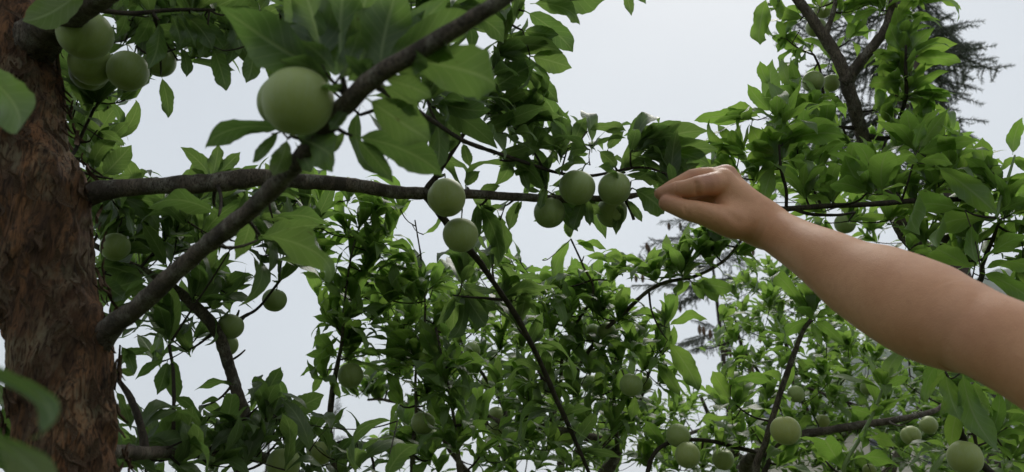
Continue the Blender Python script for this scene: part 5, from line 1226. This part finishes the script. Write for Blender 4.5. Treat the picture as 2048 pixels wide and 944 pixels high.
#@@SPRUCE@@
# ------------------------------------------------------------------ spruces behind the orchard
def bough_mesh(seed):
    rs = np.random.RandomState(seed)
    stems, needles = [], []
    def axis(p0, d, L, droop, n=6):
        pts = [p0]
        for i in range(n):
            d = unit(d + np.array((0, 0, -droop / n)) + rs.randn(3) * .05)
            pts.append(pts[-1] + d * L / n)
        return np.array(pts)
    main = axis(np.zeros(3), np.array((1., 0, .1)), 1.0, .25, 10)
    stems.append((main, .012, .003))
    twigs = [main[5:]]
    for i in range(34):
        t = .12 + .86 * i / 33
        k = min(int(t * 10), 9); f = t * 10 - k
        p = main[k] * (1 - f) + main[k + 1] * f
        s = 1 if i % 2 else -1
        L = .30 * (1 - t * .70) * rs.uniform(.7, 1.2)
        d = unit(np.array((.75, s * .8, rs.uniform(-.45, .25))))
        tw = axis(p, d, L, .5, 5); stems.append((tw, .004, .0015)); twigs.append(tw)
        for q in range(1, 5):
            if L > .16:
                d2 = unit(d + np.array((.2, -s * .9 if q % 2 else s * .7, rs.uniform(-.6, .1))))
                t2 = axis(tw[q], d2, L * .42 * rs.uniform(.6, 1.2), .6, 3); stems.append((t2, .0025, .001)); twigs.append(t2)
    V, Fa = [], []; off = 0
    SV, SF = [], []; so = 0
    for pts, r0, r1 in stems:
        v, f = tube(pts, np.linspace(r0, r1, len(pts)), 4)
        SV.append(v); SF += [tuple(np.array(q) + so) for q in f]; so += len(v)
    for tw in twigs:
        seg = np.diff(tw, axis=0)
        for a, s in zip(tw[:-1], seg):
            L = np.linalg.norm(s); d = s / L; n_ = max(2, int(L / .0065))
            for q in range(n_):
                p = a + s * (q + rs.rand()) / n_
                for _ in range(3):
                    rr = unit(np.cross(d, rs.randn(3))); nd = unit(d * rs.uniform(.5, 1.0) + rr)
                    ln = rs.uniform(.018, .030); wv = unit(np.cross(nd, rs.randn(3))) * .0024
                    V += [p - wv, p + wv, p + nd * ln]; Fa.append((off, off + 1, off + 2)); off += 3
    me = bpy.data.meshes.new('bough')
    allV = np.vstack(SV + [np.array(V)])
    me.from_pydata(allV.tolist(), [], [tuple(map(int, f)) for f in SF] + [tuple(np.array(f) + so) for f in Fa])
    me.materials.append(M_SPRBARK); me.materials.append(M_NEEDLE)
    mi = np.ones(len(me.polygons), np.int32); mi[:len(SF)] = 0
    me.polygons.foreach_set('material_index', mi)
    me.update()
    return me
BOUGH = [bough_mesh(k) for k in range(4)]
def cone_mesh():
    vv, ff = [], []
    nr, ns = 9, 10
    for i in range(nr + 1):
        t = i / nr; r = .016 * abs(math.sin(PI * (.06 + .88 * t))) ** .7
        for q in range(ns):
            rr = r * (1.18 if (i + q) % 2 else .86); a = 2 * PI * q / ns
            vv.append((rr * math.cos(a), rr * math.sin(a), -.085 * t))
    for i in range(nr):
        for q in range(ns):
            ff.append((i * ns + q, i * ns + (q + 1) % ns, (i + 1) * ns + (q + 1) % ns, (i + 1) * ns + q))
    return mesh_from('cone', vv, ff, smooth=False, mat=simple('spruce_cone', (.14, .085, .05), .8))
CONE = cone_mesh()

def spruce(px, d, top_py, label, auto, ends=(), low_py=1100, spread=1.0, cones=0, leader=True):
    # d is the depth of the trunk where it crosses top_py
    tp_ = W(px, top_py, d); foot = np.array((tp_[0], tp_[1], 0.))
    r = root('spruce_tree', foot, label, 'tree', 'spruces behind the orchard')
    Ht = tp_[2]
    pts, rd = resample([foot + (0, 0, -.1), foot + (.02, 0, Ht * .5), foot + (0, .02, Ht)], [.011 * Ht, .007 * Ht, .006], .15)
    V, Fq = tube(pts, rd, 12, .15, 12); link('trunk', mesh_from('trunk', V, Fq, mat=M_SPRBARK), r)
    zlow = proj_z = W(px, low_py, d)[2]
    def put(p, dirv, L):
        x = unit(dirv); up = np.array((0, 0, 1.)); up = up + np.random.randn(3) * .55; y = unit(np.cross(up, x)); z = np.cross(x, y)
        M = Matrix(((x[0] * L, y[0] * L, z[0] * L, p[0]), (x[1] * L, y[1] * L, z[1] * L, p[1]), (x[2] * L, y[2] * L, z[2] * L, p[2]), (0, 0, 0, 1)))
        link('bough', BOUGH[random.randrange(4)], r, M)
        for _ in range(cones if random.random() < .6 else 0):
            t = random.uniform(.45, .95)
            cp = p + x * L * t + y * random.uniform(-.15, .15) * L - np.array((0, 0, .10 * L))
            link('cone', CONE, r, Matrix.Translation(Vector(cp)))
    for k in range(auto):
        t = (k + .5) / auto
        z = zlow + (Ht - .15 - zlow) * t
        a = k * 2.4 + random.uniform(-.3, .3)
        L = spread * (.25 + (Ht - z) * .34) * random.uniform(.75, 1.1)
        L = min(L, spread * 1.5)
        put(np.array((tp_[0], tp_[1], z)), np.array((math.cos(a), math.sin(a), random.uniform(-.15, .3))), L)
    if leader: put(tp_ - (0, 0, .25), np.array((.05, .05, 1.)), .45)
    for ex, ey, dz in ends:
        e = W(ex, ey, d + dz); z = min(Ht - .1, max(.5, e[2] - .15 * abs(ex - px) / F * d))
        s = np.array((tp_[0], tp_[1], z)); put(s, e - s, .93 * np.linalg.norm(e - s))
    return r
spruce(1690, 7.2, -500, 'tall dark spruce rising behind the forked limb at top right', 4, ends=(
    (1925, 85, .2), (1935, 165, .0), (1920, 130, -.3), (1840, 30, .3), (1560, 60, .0), (1552, 110, -.2), (1540, 235, .2), (1560, 180, -.3), (1630, 40, .1), (1790, 70, -.5), (1830, 130, -.6), (1720, 110, -.7), (1870, 215, .2), (1900, 255, .2), (1910, 320, -.2), (1620, 160, -.5), (1800, 180, -.6), (1750, 20, -.6), (1930, 370, .0), (1480, 335, .2), (1465, 305, .0), (1610, 90, -.4), (1860, 300, -.3)), low_py=350, spread=.4)
spruce(1415, 7.0, 425, 'weathered spruce with brown cones and thin drooping boughs under the hand', 9, ends=(
    (1270, 470, .2), (1240, 520, .0), (1255, 560, -.2), (1310, 440, .2), (1335, 470, -.4), (1360, 500, -.5), (1500, 520, .2), (1520, 480, .0), (1540, 560, .1), (1300, 600, .3), (1340, 560, -.4), (1480, 600, -.3), (1390, 640, -.6), (1530, 660, .1), (1320, 680, .2), (1460, 690, .0), (1420, 560, -.6), (1440, 470, -.5)), low_py=760, spread=.6, cones=3)
spruce(670, 11.0, 820, 'small far spruce top right of the slender stem at lower left', 16, spread=.55)
spruce(549, 11.5, 765, 'small far spruce tip poking above the leaves at lower left', 16, spread=.55)

# ------------------------------------------------------------------ moist air that pales the far hillside
m = bpy.data.materials.new('moist_air'); m.use_nodes = True
t = m.node_tree; t.nodes.clear()
mo = t.nodes.new('ShaderNodeOutputMaterial'); pv = t.nodes.new('ShaderNodeVolumePrincipled')
pv.inputs['Color'].default_value = (.92, .95, 1, 1); pv.inputs['Density'].default_value = .0005; pv.inputs['Anisotropy'].default_value = .2
t.links.new(pv.outputs[0], mo.inputs['Volume'])
tag(box('haze', (-430, -430, -6), (430, 430, 150), m), kind='stuff')
